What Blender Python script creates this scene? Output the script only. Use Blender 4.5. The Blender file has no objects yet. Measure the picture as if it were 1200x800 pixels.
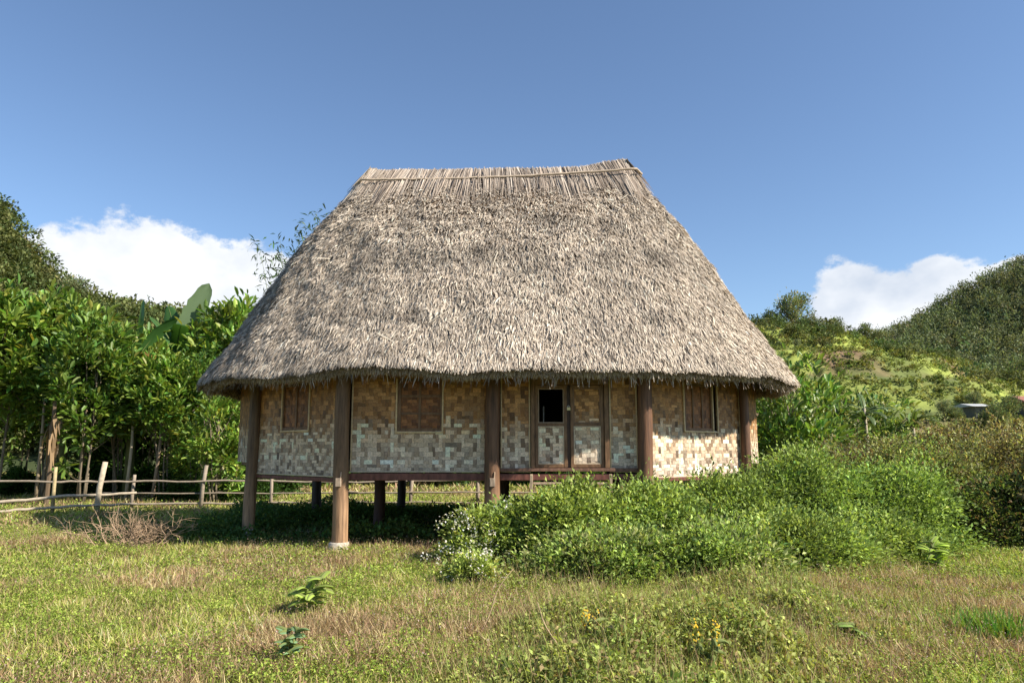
import bpy, math, random
import numpy as np
from mathutils import Vector, Matrix
R_ = math.radians
random.seed(7)
rng = np.random.default_rng(11)
sc = bpy.context.scene
COL = sc.collection

# ------------------------------------------------------------------ camera
PITCH = R_(8.2); FPX = 867.0; EYE = 1.6
cam_d = bpy.data.cameras.new('camera'); cam = bpy.data.objects.new('camera', cam_d); COL.objects.link(cam)
cam.location = (0, 0, EYE); cam.rotation_euler = (math.pi/2 + PITCH, 0, 0)
cam_d.sensor_width = 36; cam_d.lens = FPX/1200*36; cam_d.clip_end = 9000; cam_d.clip_start = 0.05
sc.camera = cam

def ray(px, py):
    u = (px-600)/FPX; v = (400-py)/FPX
    return np.array([u, math.cos(PITCH)-v*math.sin(PITCH), math.sin(PITCH)+v*math.cos(PITCH)])
def at(px, py, D):                     # world point at depth Y = D under a photo pixel
    d = ray(px, py); k = D/d[1]
    return np.array([d[0]*k, D, EYE+d[2]*k])
def onground(px, py, z=0.0):
    d = ray(px, py); k = (z-EYE)/d[2]
    return np.array([d[0]*k, d[1]*k, z])

# ------------------------------------------------------------------ light
SUN_AZ, SUN_EL = R_(68), R_(38)        # azimuth turned to the right from the house front
sdir = Vector((math.sin(SUN_AZ)*math.cos(SUN_EL), -math.cos(SUN_AZ)*math.cos(SUN_EL), math.sin(SUN_EL)))
sl = bpy.data.lights.new('sun', 'SUN'); sl.energy = 5.0; sl.angle = R_(0.55); sl.color = (1.0, 0.93, 0.82)
so = bpy.data.objects.new('sun', sl); so.rotation_euler = sdir.to_track_quat('Z', 'Y').to_euler(); so.location = (0, 0, 40); COL.objects.link(so)
world = bpy.data.worlds.new('World'); sc.world = world; world.use_nodes = True
wn = world.node_tree.nodes; wl = world.node_tree.links; wn.clear()
def N(t, **k):
    n = wn.new(t)
    for a, b in k.items(): setattr(n, a, b)
    return n
sky = N('ShaderNodeTexSky', sky_type='NISHITA', sun_disc=False, sun_elevation=SUN_EL, sun_rotation=math.atan2(sdir.x, sdir.y),
        altitude=600, air_density=1.0, dust_density=0.5, ozone_density=3.4)
bg = N('ShaderNodeBackground'); bg.inputs[1].default_value = 0.098
wl.new(sky.outputs[0], bg.inputs[0])
bc = N('ShaderNodeBackground'); bc.inputs[1].default_value = 0.62
mx = N('ShaderNodeMixShader'); wo = N('ShaderNodeOutputWorld')
tc = N('ShaderNodeTexCoord'); sp = N('ShaderNodeSeparateXYZ'); wl.new(tc.outputs['Generated'], sp.inputs[0])
def M2(op, a, b=None, c=None):
    n = N('ShaderNodeMath', operation=op)
    for i, v in enumerate((a, b, c)):
        if v is None: continue
        if isinstance(v, (int, float)): n.inputs[i].default_value = v
        else: wl.new(v, n.inputs[i])
    return n.outputs[0]
azn = M2('ARCTAN2', sp.outputs[0], sp.outputs[1]); eln = M2('ARCSINE', sp.outputs[2])
def noise_w(scale, detail, rough=0.6, off=0.0):
    mp = N('ShaderNodeMapping'); mp.inputs['Location'].default_value = (off, off*0.7, off*1.3)
    mp.inputs['Scale'].default_value = (1, 1, 1.5)
    wl.new(tc.outputs['Generated'], mp.inputs[0])
    n = N('ShaderNodeTexNoise'); n.inputs['Scale'].default_value = scale; n.inputs['Detail'].default_value = detail
    n.inputs['Roughness'].default_value = rough; wl.new(mp.outputs[0], n.inputs['Vector']); return n.outputs[0]
n1 = noise_w(11, 10, 0.6, 3.1); n2 = noise_w(42, 8, 0.65, 8.3); n3 = noise_w(6, 5, 0.55, 1.7)
blobs = [(62, 312, 50, 44), (115, 318, 66, 52), (172, 312, 66, 62), (232, 345, 84, 62), (310, 350, 76, 58), (150, 400, 190, 90), (-60, 400, 80, 70), (360, 400, 80, 70),
         (994, 357, 52, 48), (1050, 366, 70, 50), (1112, 348, 62, 46), (1185, 318, 34, 14), (1000, 405, 76, 55), (1100, 318, 30, 18), (1145, 326, 34, 16)]
dens = None
for (bx_, by_, rx_, ry_) in blobs:
    d = ray(bx_, by_); az = math.atan2(d[0], d[1]); el = math.asin(d[2]/np.linalg.norm(d))
    a_ = M2('POWER', M2('ABSOLUTE', M2('DIVIDE', M2('SUBTRACT', azn, az), rx_/FPX)), 2.0)
    e_ = M2('POWER', M2('ABSOLUTE', M2('DIVIDE', M2('SUBTRACT', eln, el), ry_/FPX)), 2.0)
    v = M2('SUBTRACT', 1.0, M2('SQRT', M2('ADD', a_, e_)))
    dens = v if dens is None else M2('SMOOTH_MAX', dens, v, 0.12)
dn = M2('ADD', dens, M2('MULTIPLY', M2('SUBTRACT', n1, 0.5), 1.15))
dn = M2('ADD', dn, M2('MULTIPLY', M2('SUBTRACT', n2, 0.5), 0.6))
mr = N('ShaderNodeMapRange', interpolation_type='SMOOTHSTEP'); mr.inputs[1].default_value = 0.0; mr.inputs[2].default_value = 0.24
wl.new(dn, mr.inputs[0])
cr = N('ShaderNodeValToRGB'); cr.color_ramp.elements[0].position = 0.36; cr.color_ramp.elements[0].color = (0.60, 0.67, 0.78, 1)
cr.color_ramp.elements[1].position = 0.58; cr.color_ramp.elements[1].color = (0.93, 0.95, 0.98, 1)
wl.new(n3, cr.inputs[0]); wl.new(cr.outputs[0], bc.inputs[0])
wl.new(M2('MULTIPLY', mr.outputs[0], 0.97), mx.inputs[0]); wl.new(bg.outputs[0], mx.inputs[1]); wl.new(bc.outputs[0], mx.inputs[2]); wl.new(mx.outputs[0], wo.inputs[0])
vs = sc.view_settings; vs.view_transform = 'Standard'; vs.look = 'None'; vs.gamma = 1; vs.exposure = 0.84; vs.use_curve_mapping = False
sc.render.engine = 'CYCLES'; sc.cycles.use_denoising = True
sc.cycles.max_bounces = 6; sc.cycles.diffuse_bounces = 3; sc.cycles.glossy_bounces = 2; sc.cycles.transmission_bounces = 4; sc.cycles.transparent_max_bounces = 4
sc.cycles.sample_clamp_indirect = 6

# ------------------------------------------------------------------ helpers
def vnoise(x, y, s=1.0, seed=0):
    r = np.random.default_rng(1000+seed).random((64, 64))
    x = np.asarray(x, float)/s; y = np.asarray(y, float)/s
    xi = np.floor(x).astype(int); yi = np.floor(y).astype(int); fx = x-xi; fy = y-yi
    fx = fx*fx*(3-2*fx); fy = fy*fy*(3-2*fy)
    g = lambda i, j: r[i % 64, j % 64]
    return (g(xi, yi)*(1-fx)+g(xi+1, yi)*fx)*(1-fy)+(g(xi, yi+1)*(1-fx)+g(xi+1, yi+1)*fx)*fy
def fbm(x, y, s, seed=0, o=4):
    t = 0; a = 0.5; n = 0
    for k in range(o): t = t+a*vnoise(x, y, s/2**k, seed+k); n += a; a *= 0.5
    return t/n
def smooth(a, b, x): t = np.clip((x-a)/(b-a), 0, 1); return t*t*(3-2*t)

def mesh_np(name, V, F, C=None, mat=None, smooth_sh=False):
    me = bpy.data.meshes.new(name); V = np.asarray(V, np.float32); F = np.asarray(F, np.int32); k = F.shape[1]
    me.vertices.add(len(V)); me.vertices.foreach_set('co', V.ravel())
    me.loops.add(F.size); me.loops.foreach_set('vertex_index', F.ravel())
    me.polygons.add(len(F)); me.polygons.foreach_set('loop_start', np.arange(0, F.size, k, dtype=np.int32))
    me.polygons.foreach_set('loop_total', np.full(len(F), k, np.int32))
    if smooth_sh: me.polygons.foreach_set('use_smooth', np.ones(len(F), bool))
    if C is not None:
        at_ = me.attributes.new('col', 'FLOAT_COLOR', 'POINT'); C = np.asarray(C, np.float32)
        if C.shape[1] == 3: C = np.hstack([C, np.ones((len(C), 1), np.float32)])
        at_.data.foreach_set('color', C.ravel())
    me.update(calc_edges=True)
    if mat: me.materials.append(mat)
    return me
def link(name, me, parent=None):
    o = bpy.data.objects.new(name, me); COL.objects.link(o)
    if parent: o.parent = parent
    return o
def tag(o, label=None, cat=None, group=None, kind=None):
    if label: o['label'] = label
    if cat: o['category'] = cat
    if group: o['group'] = group
    if kind: o['kind'] = kind
    return o
def empty(name, loc, label, cat, group=None, rz=0):
    o = bpy.data.objects.new(name, None); COL.objects.link(o); o.location = loc; o.rotation_euler = (0, 0, rz); o.empty_display_size = 0.2
    return tag(o, label, cat, group)
def dup(root, loc, rz, label, group=None, s=1.0):
    r = root.copy(); COL.objects.link(r); r.location = loc; r.rotation_euler = (0, 0, rz); r.scale = (s, s, s)
    r['label'] = label
    if group: r['group'] = group
    elif 'group' in r: del r['group']
    for ch in list(root.children):
        c = ch.copy(); COL.objects.link(c); c.parent = r
        for g in list(ch.children):
            d = g.copy(); COL.objects.link(d); d.parent = c
    return r

class MB:
    def __init__(s): s.v = []; s.f = []; s.c = []
    def add(s, vs_, fs, col=(1, 1, 1)):
        b = len(s.v); s.v += [tuple(p) for p in vs_]; s.f += [tuple(b+i for i in f) for f in fs]; s.c += [col]*len(vs_)
    def box(s, c, size, ax=None, col=(1, 1, 1)):
        """centre, (sx,sy,sz), ax = (ux,uy,uz) basis"""
        c = np.array(c, float); U = [np.array(a, float) for a in (ax or ((1, 0, 0), (0, 1, 0), (0, 0, 1)))]
        h = [q/2 for q in size]; P = []
        for dz in (-1, 1):
            for dy in (-1, 1):
                for dx in (-1, 1): P.append(c+U[0]*h[0]*dx+U[1]*h[1]*dy+U[2]*h[2]*dz)
        s.add(P, [(0, 2, 3, 1), (4, 5, 7, 6), (0, 1, 5, 4), (2, 6, 7, 3), (0, 4, 6, 2), (1, 3, 7, 5)], col)
    def tube(s, pts, rad, n=8, col=(1, 1, 1), caps=True, wob=0.0):
        pts = [np.array(p, float) for p in pts]; m = len(pts)
        if not hasattr(rad, '__len__'): rad = [rad]*m
        P = []; t0 = None; ref = np.array([0.31, 0.87, 0.2])
        for i in range(m):
            t = pts[min(i+1, m-1)]-pts[max(i-1, 0)]; t = t/(np.linalg.norm(t)+1e-9)
            a = np.cross(t, ref); a /= np.linalg.norm(a)+1e-9; b = np.cross(t, a)
            for k in range(n):
                th = 2*math.pi*k/n; rr = rad[i]*(1+wob*(random.random()-0.5))
                P.append(pts[i]+(a*math.cos(th)+b*math.sin(th))*rr)
        F = [(i*n+k, i*n+(k+1) % n, (i+1)*n+(k+1) % n, (i+1)*n+k) for i in range(m-1) for k in range(n)]
        if caps:
            F.append(tuple(range(n-1, -1, -1))); F.append(tuple((m-1)*n+k for k in range(n)))
        s.add(P, F, col)
    def mesh(s, name, mat, smooth_sh=False, bevel=0):
        me = bpy.data.meshes.new(name); me.from_pydata(s.v, [], s.f)
        a = me.attributes.new('col', 'FLOAT_COLOR', 'POINT')
        a.data.foreach_set('color', np.hstack([np.array(s.c, np.float32), np.ones((len(s.c), 1), np.float32)]).ravel())
        if smooth_sh: me.polygons.foreach_set('use_smooth', np.ones(len(me.polygons), bool))
        me.materials.append(mat); me.update(); return me
    def build(s, name, mat, parent=None, smooth_sh=False, bevel=0):
        o = link(name, s.mesh(name, mat, smooth_sh), parent)
        if bevel:
            m = o.modifiers.new('bevel', 'BEVEL'); m.width = bevel; m.segments = 2
        return o

# ------------------------------------------------------------------ materials
def mat_new(name):
    m = bpy.data.materials.new(name); m.use_nodes = True; nt = m.node_tree; nt.nodes.clear()
    out = nt.nodes.new('ShaderNodeOutputMaterial'); return m, nt, out
def mat_attr(name, rough=0.8, spec=0.3, transl=0.0, nscale=0, namt=0.3, stretch=(1, 1, 1), bump=0.0, tint=None):
    m, nt, out = mat_new(name); L = nt.links
    at_ = nt.nodes.new('ShaderNodeAttribute'); at_.attribute_name = 'col'; colr = at_.outputs['Color']
    p = nt.nodes.new('ShaderNodeBsdfPrincipled'); p.inputs['Roughness'].default_value = rough
    p.inputs['Specular IOR Level'].default_value = spec
    if nscale:
        t = nt.nodes.new('ShaderNodeTexCoord'); mp = nt.nodes.new('ShaderNodeMapping'); mp.inputs['Scale'].default_value = stretch
        L.new(t.outputs['Object'], mp.inputs[0]); nz = nt.nodes.new('ShaderNodeTexNoise'); nz.inputs['Scale'].default_value = nscale
        nz.inputs['Detail'].default_value = 6; nz.inputs['Roughness'].default_value = 0.65; L.new(mp.outputs[0], nz.inputs['Vector'])
        mr_ = nt.nodes.new('ShaderNodeMapRange'); mr_.inputs[1].default_value = 0.3; mr_.inputs[2].default_value = 0.7
        mr_.inputs[3].default_value = 1-namt; mr_.inputs[4].default_value = 1+namt; L.new(nz.outputs[0], mr_.inputs[0])
        mm = nt.nodes.new('ShaderNodeVectorMath'); mm.operation = 'SCALE'; L.new(colr, mm.inputs[0]); L.new(mr_.outputs[0], mm.inputs['Scale'])
        colr = mm.outputs[0]
        if bump:
            b = nt.nodes.new('ShaderNodeBump'); b.inputs['Strength'].default_value = bump; b.inputs['Distance'].default_value = 0.01
            L.new(nz.outputs[0], b.inputs['Height']); L.new(b.outputs[0], p.inputs['Normal'])
    L.new(colr, p.inputs['Base Color'])
    if transl:
        tr = nt.nodes.new('ShaderNodeBsdfTranslucent'); mix = nt.nodes.new('ShaderNodeMixShader'); mix.inputs[0].default_value = transl
        v = nt.nodes.new('ShaderNodeVectorMath'); v.operation = 'MULTIPLY'; v.inputs[1].default_value = tint or (1.25, 1.25, 0.6)
        L.new(colr, v.inputs[0]); L.new(v.outputs[0], tr.inputs[0])
        L.new(p.outputs[0], mix.inputs[1]); L.new(tr.outputs[0], mix.inputs[2]); L.new(mix.outputs[0], out.inputs[0])
    else: L.new(p.outputs[0], out.inputs[0])
    return m
M_LEAF = mat_attr('leaf', 0.45, 0.45, 0.33)
M_LEAFM = mat_attr('leaf_matte', 0.7, 0.25, 0.33)
M_GRASS = mat_attr('grass_blade', 0.65, 0.25, 0.35, tint=(1.15, 1.15, 0.7))
M_FAR = mat_attr('far_foliage', 0.8, 0.15, 0.25)
M_BARK = mat_attr('bark', 0.9, 0.15, nscale=9, namt=0.5, stretch=(1, 1, 0.25), bump=0.5)
M_POST = mat_attr('post_wood', 0.6, 0.35, nscale=14, namt=0.55, stretch=(1.6, 1.6, 0.14), bump=0.7)
M_WOOD = mat_attr('frame_wood', 0.6, 0.3, nscale=16, namt=0.45, stretch=(1, 1, 0.3), bump=0.4)
M_BAMB = mat_attr('bamboo_strip', 0.5, 0.4, nscale=20, namt=0.3)
M_WEAVE = mat_attr('woven_bamboo', 0.55, 0.4, nscale=38, namt=0.38, stretch=(1, 1, 1), bump=0.35)
M_THATCH = mat_attr('dry_thatch', 0.8, 0.2, 0.12, nscale=1.3, namt=0.14, tint=(1, 0.9, 0.7))
M_CORE = mat_attr('thatch_core', 0.95, 0.1, nscale=30, namt=0.5, bump=1.0)
M_TWIG = mat_attr('dry_twig', 0.85, 0.2, nscale=12, namt=0.3)
M_CONC = mat_attr('cement', 0.9, 0.2, nscale=22, namt=0.3, bump=0.5)
M_BRASS = mat_attr('brass', 0.35, 0.5)
M_PLAIN = mat_attr('dull_board', 0.85, 0.2, nscale=6, namt=0.25)

def mat_ground():
    m, nt, out = mat_new('meadow_soil'); L = nt.links; nd = nt.nodes
    t = nd.new('ShaderNodeTexCoord'); p = nd.new('ShaderNodeBsdfPrincipled'); p.inputs['Roughness'].default_value = 0.95; p.inputs['Specular IOR Level'].default_value = 0.1
    def nz(s, d=8):
        n = nd.new('ShaderNodeTexNoise'); n.inputs['Scale'].default_value = s; n.inputs['Detail'].default_value = d; n.inputs['Roughness'].default_value = 0.7
        L.new(t.outputs['Object'], n.inputs['Vector']); return n.outputs[0]
    a = nz(0.5); b = nz(14)
    r1 = nd.new('ShaderNodeValToRGB'); e = r1.color_ramp.elements; e[0].position = 0.35; e[0].color = (0.085, 0.11, 0.025, 1); e[1].position = 0.65; e[1].color = (0.13, 0.115, 0.045, 1)
    L.new(a, r1.inputs[0])
    r2 = nd.new('ShaderNodeValToRGB'); e = r2.color_ramp.elements; e[0].position = 0.35; e[0].color = (0.3, 0.3, 0.3, 1); e[1].position = 0.7; e[1].color = (1.3, 1.3, 1.2, 1)
    L.new(b, r2.inputs[0]); x = nd.new('ShaderNodeVectorMath'); x.operation = 'MULTIPLY'; L.new(r1.outputs[0], x.inputs[0]); L.new(r2.outputs[0], x.inputs[1])
    L.new(x.outputs[0], p.inputs['Base Color'])
    bp = nd.new('ShaderNodeBump'); bp.inputs['Strength'].default_value = 1; bp.inputs['Distance'].default_value = 0.04; L.new(b, bp.inputs['Height']); L.new(bp.outputs[0], p.inputs['Normal'])
    L.new(p.outputs[0], out.inputs[0]); return m
M_GROUND = mat_ground()
def mat_hill(name, stops, scale):
    m, nt, out = mat_new(name); L = nt.links; nd = nt.nodes
    t = nd.new('ShaderNodeTexCoord'); p = nd.new('ShaderNodeBsdfPrincipled'); p.inputs['Roughness'].default_value = 0.95; p.inputs['Specular IOR Level'].default_value = 0.1
    n = nd.new('ShaderNodeTexNoise'); n.inputs['Scale'].default_value = scale; n.inputs['Detail'].default_value = 10; n.inputs['Roughness'].default_value = 0.7
    L.new(t.outputs['Object'], n.inputs['Vector']); r = nd.new('ShaderNodeValToRGB')
    while len(r.color_ramp.elements) < len(stops): r.color_ramp.elements.new(0.5)
    for i, (ps, c) in enumerate(stops): r.color_ramp.elements[i].position = ps; r.color_ramp.elements[i].color = (*c, 1)
    L.new(n.outputs[0], r.inputs[0]); L.new(r.outputs[0], p.inputs['Base Color']); L.new(p.outputs[0], out.inputs[0]); return m
M_HILL = mat_attr('terrace_slope', 0.95, 0.1, nscale=0.8, namt=0.4, bump=0.6)
M_HILLD = mat_hill('wooded_slope', [(0.3, (0.035, 0.05, 0.018)), (0.7, (0.07, 0.085, 0.035))], 0.2)

# ------------------------------------------------------------------ ground and hills
def gh(x, y):
    x = np.asarray(x, float); y = np.asarray(y, float)
    h = (fbm(x, y, 3.5, 3)-0.5)*0.16
    flat = smooth(1.5, 0.3, np.maximum(np.abs(x+0.3)-5.5, np.abs(y-15)-3.5))
    far = smooth(25, 60, y)
    return h*(1-flat*0.75)*(1-far)
def grid_mesh(xs, ys, fz):
    X, Y = np.meshgrid(xs, ys); Z = fz(X, Y); V = np.stack([X, Y, Z], -1).reshape(-1, 3)
    nx = len(xs); i, j = np.meshgrid(np.arange(nx-1), np.arange(len(ys)-1)); a = (j*nx+i).ravel()
    return V, np.stack([a, a+1, a+nx+1, a+nx], 1)
u = np.linspace(-1, 1, 321); xs = np.sinh(u*5.6)/np.sinh(5.6)*4000
V, F = grid_mesh(xs, xs+14, gh)
tag(link('ground', mesh_np('ground', V, F, None, M_GROUND, True)), kind='structure')

def hill(name, sil, D0, D1, mat, back=1.4, rough=2.0, terr=0, seed=5, label=None):
    """sil: photo pixels of the skyline, seen at depth D1; the slope starts at D0"""
    S = np.array([at(px, py, D1) for px, py in sil]); 
    def fz(X, Y):
        base = np.interp(X, S[:, 0], S[:, 2])
        up = smooth(D0, D1, Y)**0.85; dn = smooth(D1*back, D1*1.02, Y)
        z = base*np.where(Y < D1*1.01, up, dn)
        z = z+(fbm(X, Y, 30, seed)-0.5)*rough*smooth(D0, D0+20, Y)*2
        if terr:
            k = z/terr; fr = k-np.floor(k); z = z*0.35+0.65*terr*(np.floor(k)+smooth(0.55, 1.0, fr))
        return z-0.5
    xs = np.linspace(S[0, 0], S[-1, 0], 300); ys = np.concatenate([np.linspace(D0-2, D1*1.05, 240), np.linspace(D1*1.06, D1*back+5, 20)])
    V, F = grid_mesh(xs, ys, fz)
    C = None
    if terr:
        bnd = ((np.interp(V[:, 0], S[:, 0], S[:, 2])*smooth(D0, D1, V[:, 1])**0.85+(fbm(V[:, 0], V[:, 1], 30, seed)-0.5)*rough*smooth(D0, D0+20, V[:, 1])*2)/terr) % 1.0
        k = smooth(0.60, 0.70, bnd)[:, None]*smooth(0.3, 0.5, fbm(V[:, 0], V[:, 1], 12, 8))[:, None]; q = smooth(0.38, 0.55, fbm(V[:, 0], V[:, 1], 9, 18))[:, None]
        C = (np.array([[0.20, 0.135, 0.08]])*q+np.array([[0.13, 0.155, 0.05]])*(1-q))*(1-k)+np.array([[0.27, 0.31, 0.07]])*k
    o = tag(link(name, mesh_np(name, V, F, C, mat, True)), kind='structure')
    fz.band = lambda X, Y: ((np.interp(X, S[:, 0], S[:, 2])*smooth(D0, D1, Y)**0.85+(fbm(X, Y, 30, seed)-0.5)*rough*smooth(D0, D0+20, Y)*2)/max(terr, 0.1)) % 1.0
    return fz, S
hz_near, S_near = hill('terraced_hill', [(560, 560), (700, 420), (830, 382), (885, 382), (925, 387), (965, 398), (1000, 408), (1040, 421), (1080, 440), (1120, 460), (1170, 485), (1300, 530), (1420, 540)], 42, 110, M_HILL, terr=4.2, rough=1.0)
hz_far, S_far = hill('wooded_hill', [(700, 560), (820, 500), (930, 440), (1000, 412), (1045, 398), (1085, 378), (1120, 357), (1160, 334), (1200, 314), (1300, 270), (1450, 225), (1700, 260), (1900, 400)], 120, 290, M_HILLD, rough=3.0, seed=9)
hz_left, S_left = hill('wooded_slope', [(-700, 150), (-300, 130), (-60, 205), (0, 256), (30, 292), (60, 334), (95, 364), (160, 388), (240, 396), (420, 400), (600, 430), (760, 520)], 48, 95, M_HILLD, rough=1.2, seed=14)

# ------------------------------------------------------------------ foliage primitives
def leaves(P, Dn, L, W, C, seed=0, fold=0.25):
    """diamond leaves, folded along the midrib: P base (n,3), Dn direction, L length, W width, C colour (n,3)"""
    r = np.random.default_rng(seed+77); n = len(P)
    Dn = Dn/(np.linalg.norm(Dn, axis=1, keepdims=True)+1e-9)
    up = np.array([0, 0, 1.0])+r.normal(0, 0.45, (n, 3))
    S = np.cross(Dn, up); S /= np.linalg.norm(S, axis=1, keepdims=True)+1e-9
    Nn = np.cross(S, Dn)
    L = np.broadcast_to(np.asarray(L, float).reshape(-1, 1), (n, 1)); W = np.broadcast_to(np.asarray(W, float).reshape(-1, 1), (n, 1))
    mid = P+Dn*L*0.45+Nn*W*fold
    V = np.empty((n, 4, 3)); V[:, 0] = P; V[:, 1] = mid+S*W*0.5; V[:, 2] = P+Dn*L-Nn*L*0.12; V[:, 3] = mid-S*W*0.5
    F = np.arange(n*4).reshape(n, 4)
    return V.reshape(-1, 3), F, np.repeat(C, 4, axis=0)
def leaves6(P, Dn, L, W, C, seed=0, fold=0.2):
    """rounder obovate leaves of two folded halves"""
    r = np.random.default_rng(seed+177); n = len(P); Dn = Dn/(np.linalg.norm(Dn, axis=1, keepdims=True)+1e-9)
    up = np.array([0, 0, 1.0])+r.normal(0, 0.4, (n, 3)); S = np.cross(Dn, up); S /= np.linalg.norm(S, axis=1, keepdims=True)+1e-9; Nn = np.cross(S, Dn)
    L = np.asarray(L, float).reshape(-1, 1)*np.ones((n, 1)); W = np.asarray(W, float).reshape(-1, 1)*np.ones((n, 1)); V = np.empty((n, 6, 3)); dr = r.uniform(0.05, 0.25, (n, 1))
    V[:, 0] = P; V[:, 1] = P+Dn*L*0.38+S*W*0.42+Nn*W*fold; V[:, 2] = P+Dn*L*0.75+S*W*0.46+Nn*(W*fold-L*dr*0.5); V[:, 3] = P+Dn*L-Nn*L*dr
    V[:, 4] = P+Dn*L*0.75-S*W*0.46+Nn*(W*fold-L*dr*0.5); V[:, 5] = P+Dn*L*0.38-S*W*0.42+Nn*W*fold
    b = np.arange(n)[:, None]*6; F = np.concatenate([b+np.array([[0, 1, 2, 3]]), b+np.array([[0, 3, 4, 5]])], 0)
    return V.reshape(-1, 3), F, np.repeat(C, 6, axis=0)
def cat_parts(parts):
    Vs, Fs, Cs = [], [], []; b = 0
    for V, F, C in parts: Vs.append(V); Fs.append(F+b); Cs.append(C); b += len(V)
    return np.vstack(Vs), np.vstack(Fs), np.vstack(Cs)
def tone(base, n, r, amt=0.25, hue=0.12):
    base = np.asarray(base, float); k = np.exp(r.normal(0, amt, (n, 1))); h = r.normal(0, hue, (n, 1))
    c = np.tile(base, (n, 1))*k; c[:, :1] *= np.exp(h*1.6); c[:, 2:] *= np.exp(-h)
    return np.clip(c, 0.003, 0.9)
def randdir(n, r):
    v = r.normal(0, 1, (n, 3)); return v/np.linalg.norm(v, axis=1, keepdims=True)

def shrub_foliage(rx, ry, rz, n, seed, base, base2=None, lsize=0.05, mixp=0.25, shoots=75, lw=0.5, brown=0.0):
    r = np.random.default_rng(seed)
    nc = max(60, int(n/130)); d = randdir(nc, r); d[:, 2] = np.abs(d[:, 2])*1.1-0.15; d /= np.linalg.norm(d, axis=1, keepdims=True)
    lump = 0.78+0.45*fbm(d[:, 0]*3+seed, d[:, 1]*3+d[:, 2]*4, 1.0, seed, 3)
    rad = r.uniform(0.55, 1.0, nc)**0.5*lump
    cen = d*rad[:, None]*np.array([rx, ry, rz]); cen[:, 2] = np.maximum(cen[:, 2], 0.03)
    cs = r.uniform(0.07, 0.17, nc)*min(1.3, max(rx, rz))
    idx = r.integers(0, nc, n); off = r.normal(0, 1, (n, 3))*cs[idx][:, None]*np.array([1, 1, 0.75])
    P = cen[idx]+off; P[:, 2] = np.abs(P[:, 2])
    Dn = d[idx]*0.5+off/cs[idx][:, None]*0.35+randdir(n, r)*0.7+np.array([0, 0, 0.25])
    bt = r.random(nc) < mixp; B = np.where(bt[:, None], np.array(base2 if base2 is not None else base), np.array(base))
    ct = np.exp(r.normal(0, 0.32, (nc, 1))); C = B[idx]*ct[idx]*np.exp(r.normal(0, 0.25, (n, 1)))
    if brown:
        m = r.random(n) < brown; C[m] = np.array([0.16, 0.10, 0.05])*np.exp(r.normal(0, 0.3, (m.sum(), 1)))
    Ls = lsize*r.uniform(0.6, 1.35, n); parts = [leaves(P, Dn, Ls, Ls*lw, np.clip(C, 0.003, 0.8), seed)]
    # arching shoots that break the outline
    SP = []; stems = MB()
    for k in range(shoots):
        i = r.integers(0, nc); p = cen[i].copy(); dr = d[i]*0.5+np.array([0, 0, 0.9])+r.normal(0, 0.35, 3); dr /= np.linalg.norm(dr)
        ln = r.uniform(0.2, 0.5)*max(0.6, rz*0.75); pts = []
        for q in range(7):
            f = q/6; pts.append(p+dr*ln*f+np.array([0, 0, -0.3*ln*f*f])+np.array([dr[0], dr[1], 0])*0.25*ln*f*f)
        stems.tube(pts, [0.004*(1-0.6*q/6) for q in range(7)], 3, (0.16, 0.14, 0.06) if k % 3 else (0.38, 0.30, 0.19), caps=False)
        for q in range(1, 7):
            for s_ in range(4):
                SP.append((pts[q], r.normal(0, 1, 3)+dr*0.4, k))
    if SP:
        PP = np.array([a[0] for a in SP]); DD = np.array([a[1] for a in SP]); m = len(PP)
        Ls = lsize*r.uniform(0.7, 1.3, m); parts.append(leaves(PP, DD, Ls, Ls*lw, tone(np.array(base)*1.15, m, r), seed+1))
    for k in range(int(14+rx*6)):
        e = cen[r.integers(0, nc)]; b = np.array([e[0]*0.35+r.normal(0, 0.1*rx), e[1]*0.35+r.normal(0, 0.08), 0]); mid = (b+e)/2+r.normal(0, 0.08, 3)
        stems.tube([b, mid, e], [0.012, 0.009, 0.004], 4, (0.15, 0.11, 0.065), caps=False)
    return cat_parts(parts), stems
def make_shrub(name, loc, rx, ry, rz, n, seed, base, label, cat='shrub', group=None, mat=None, rz_=0, **k):
    (V, F, C), st = shrub_foliage(rx, ry, rz, n, seed, base, **k)
    root = empty(name, loc, label, cat, group, rz_)
    link('foliage', mesh_np('foliage', V, F, C, mat or M_LEAFM), root)
    st.build('stems', M_TWIG, root, True)
    return root

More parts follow.
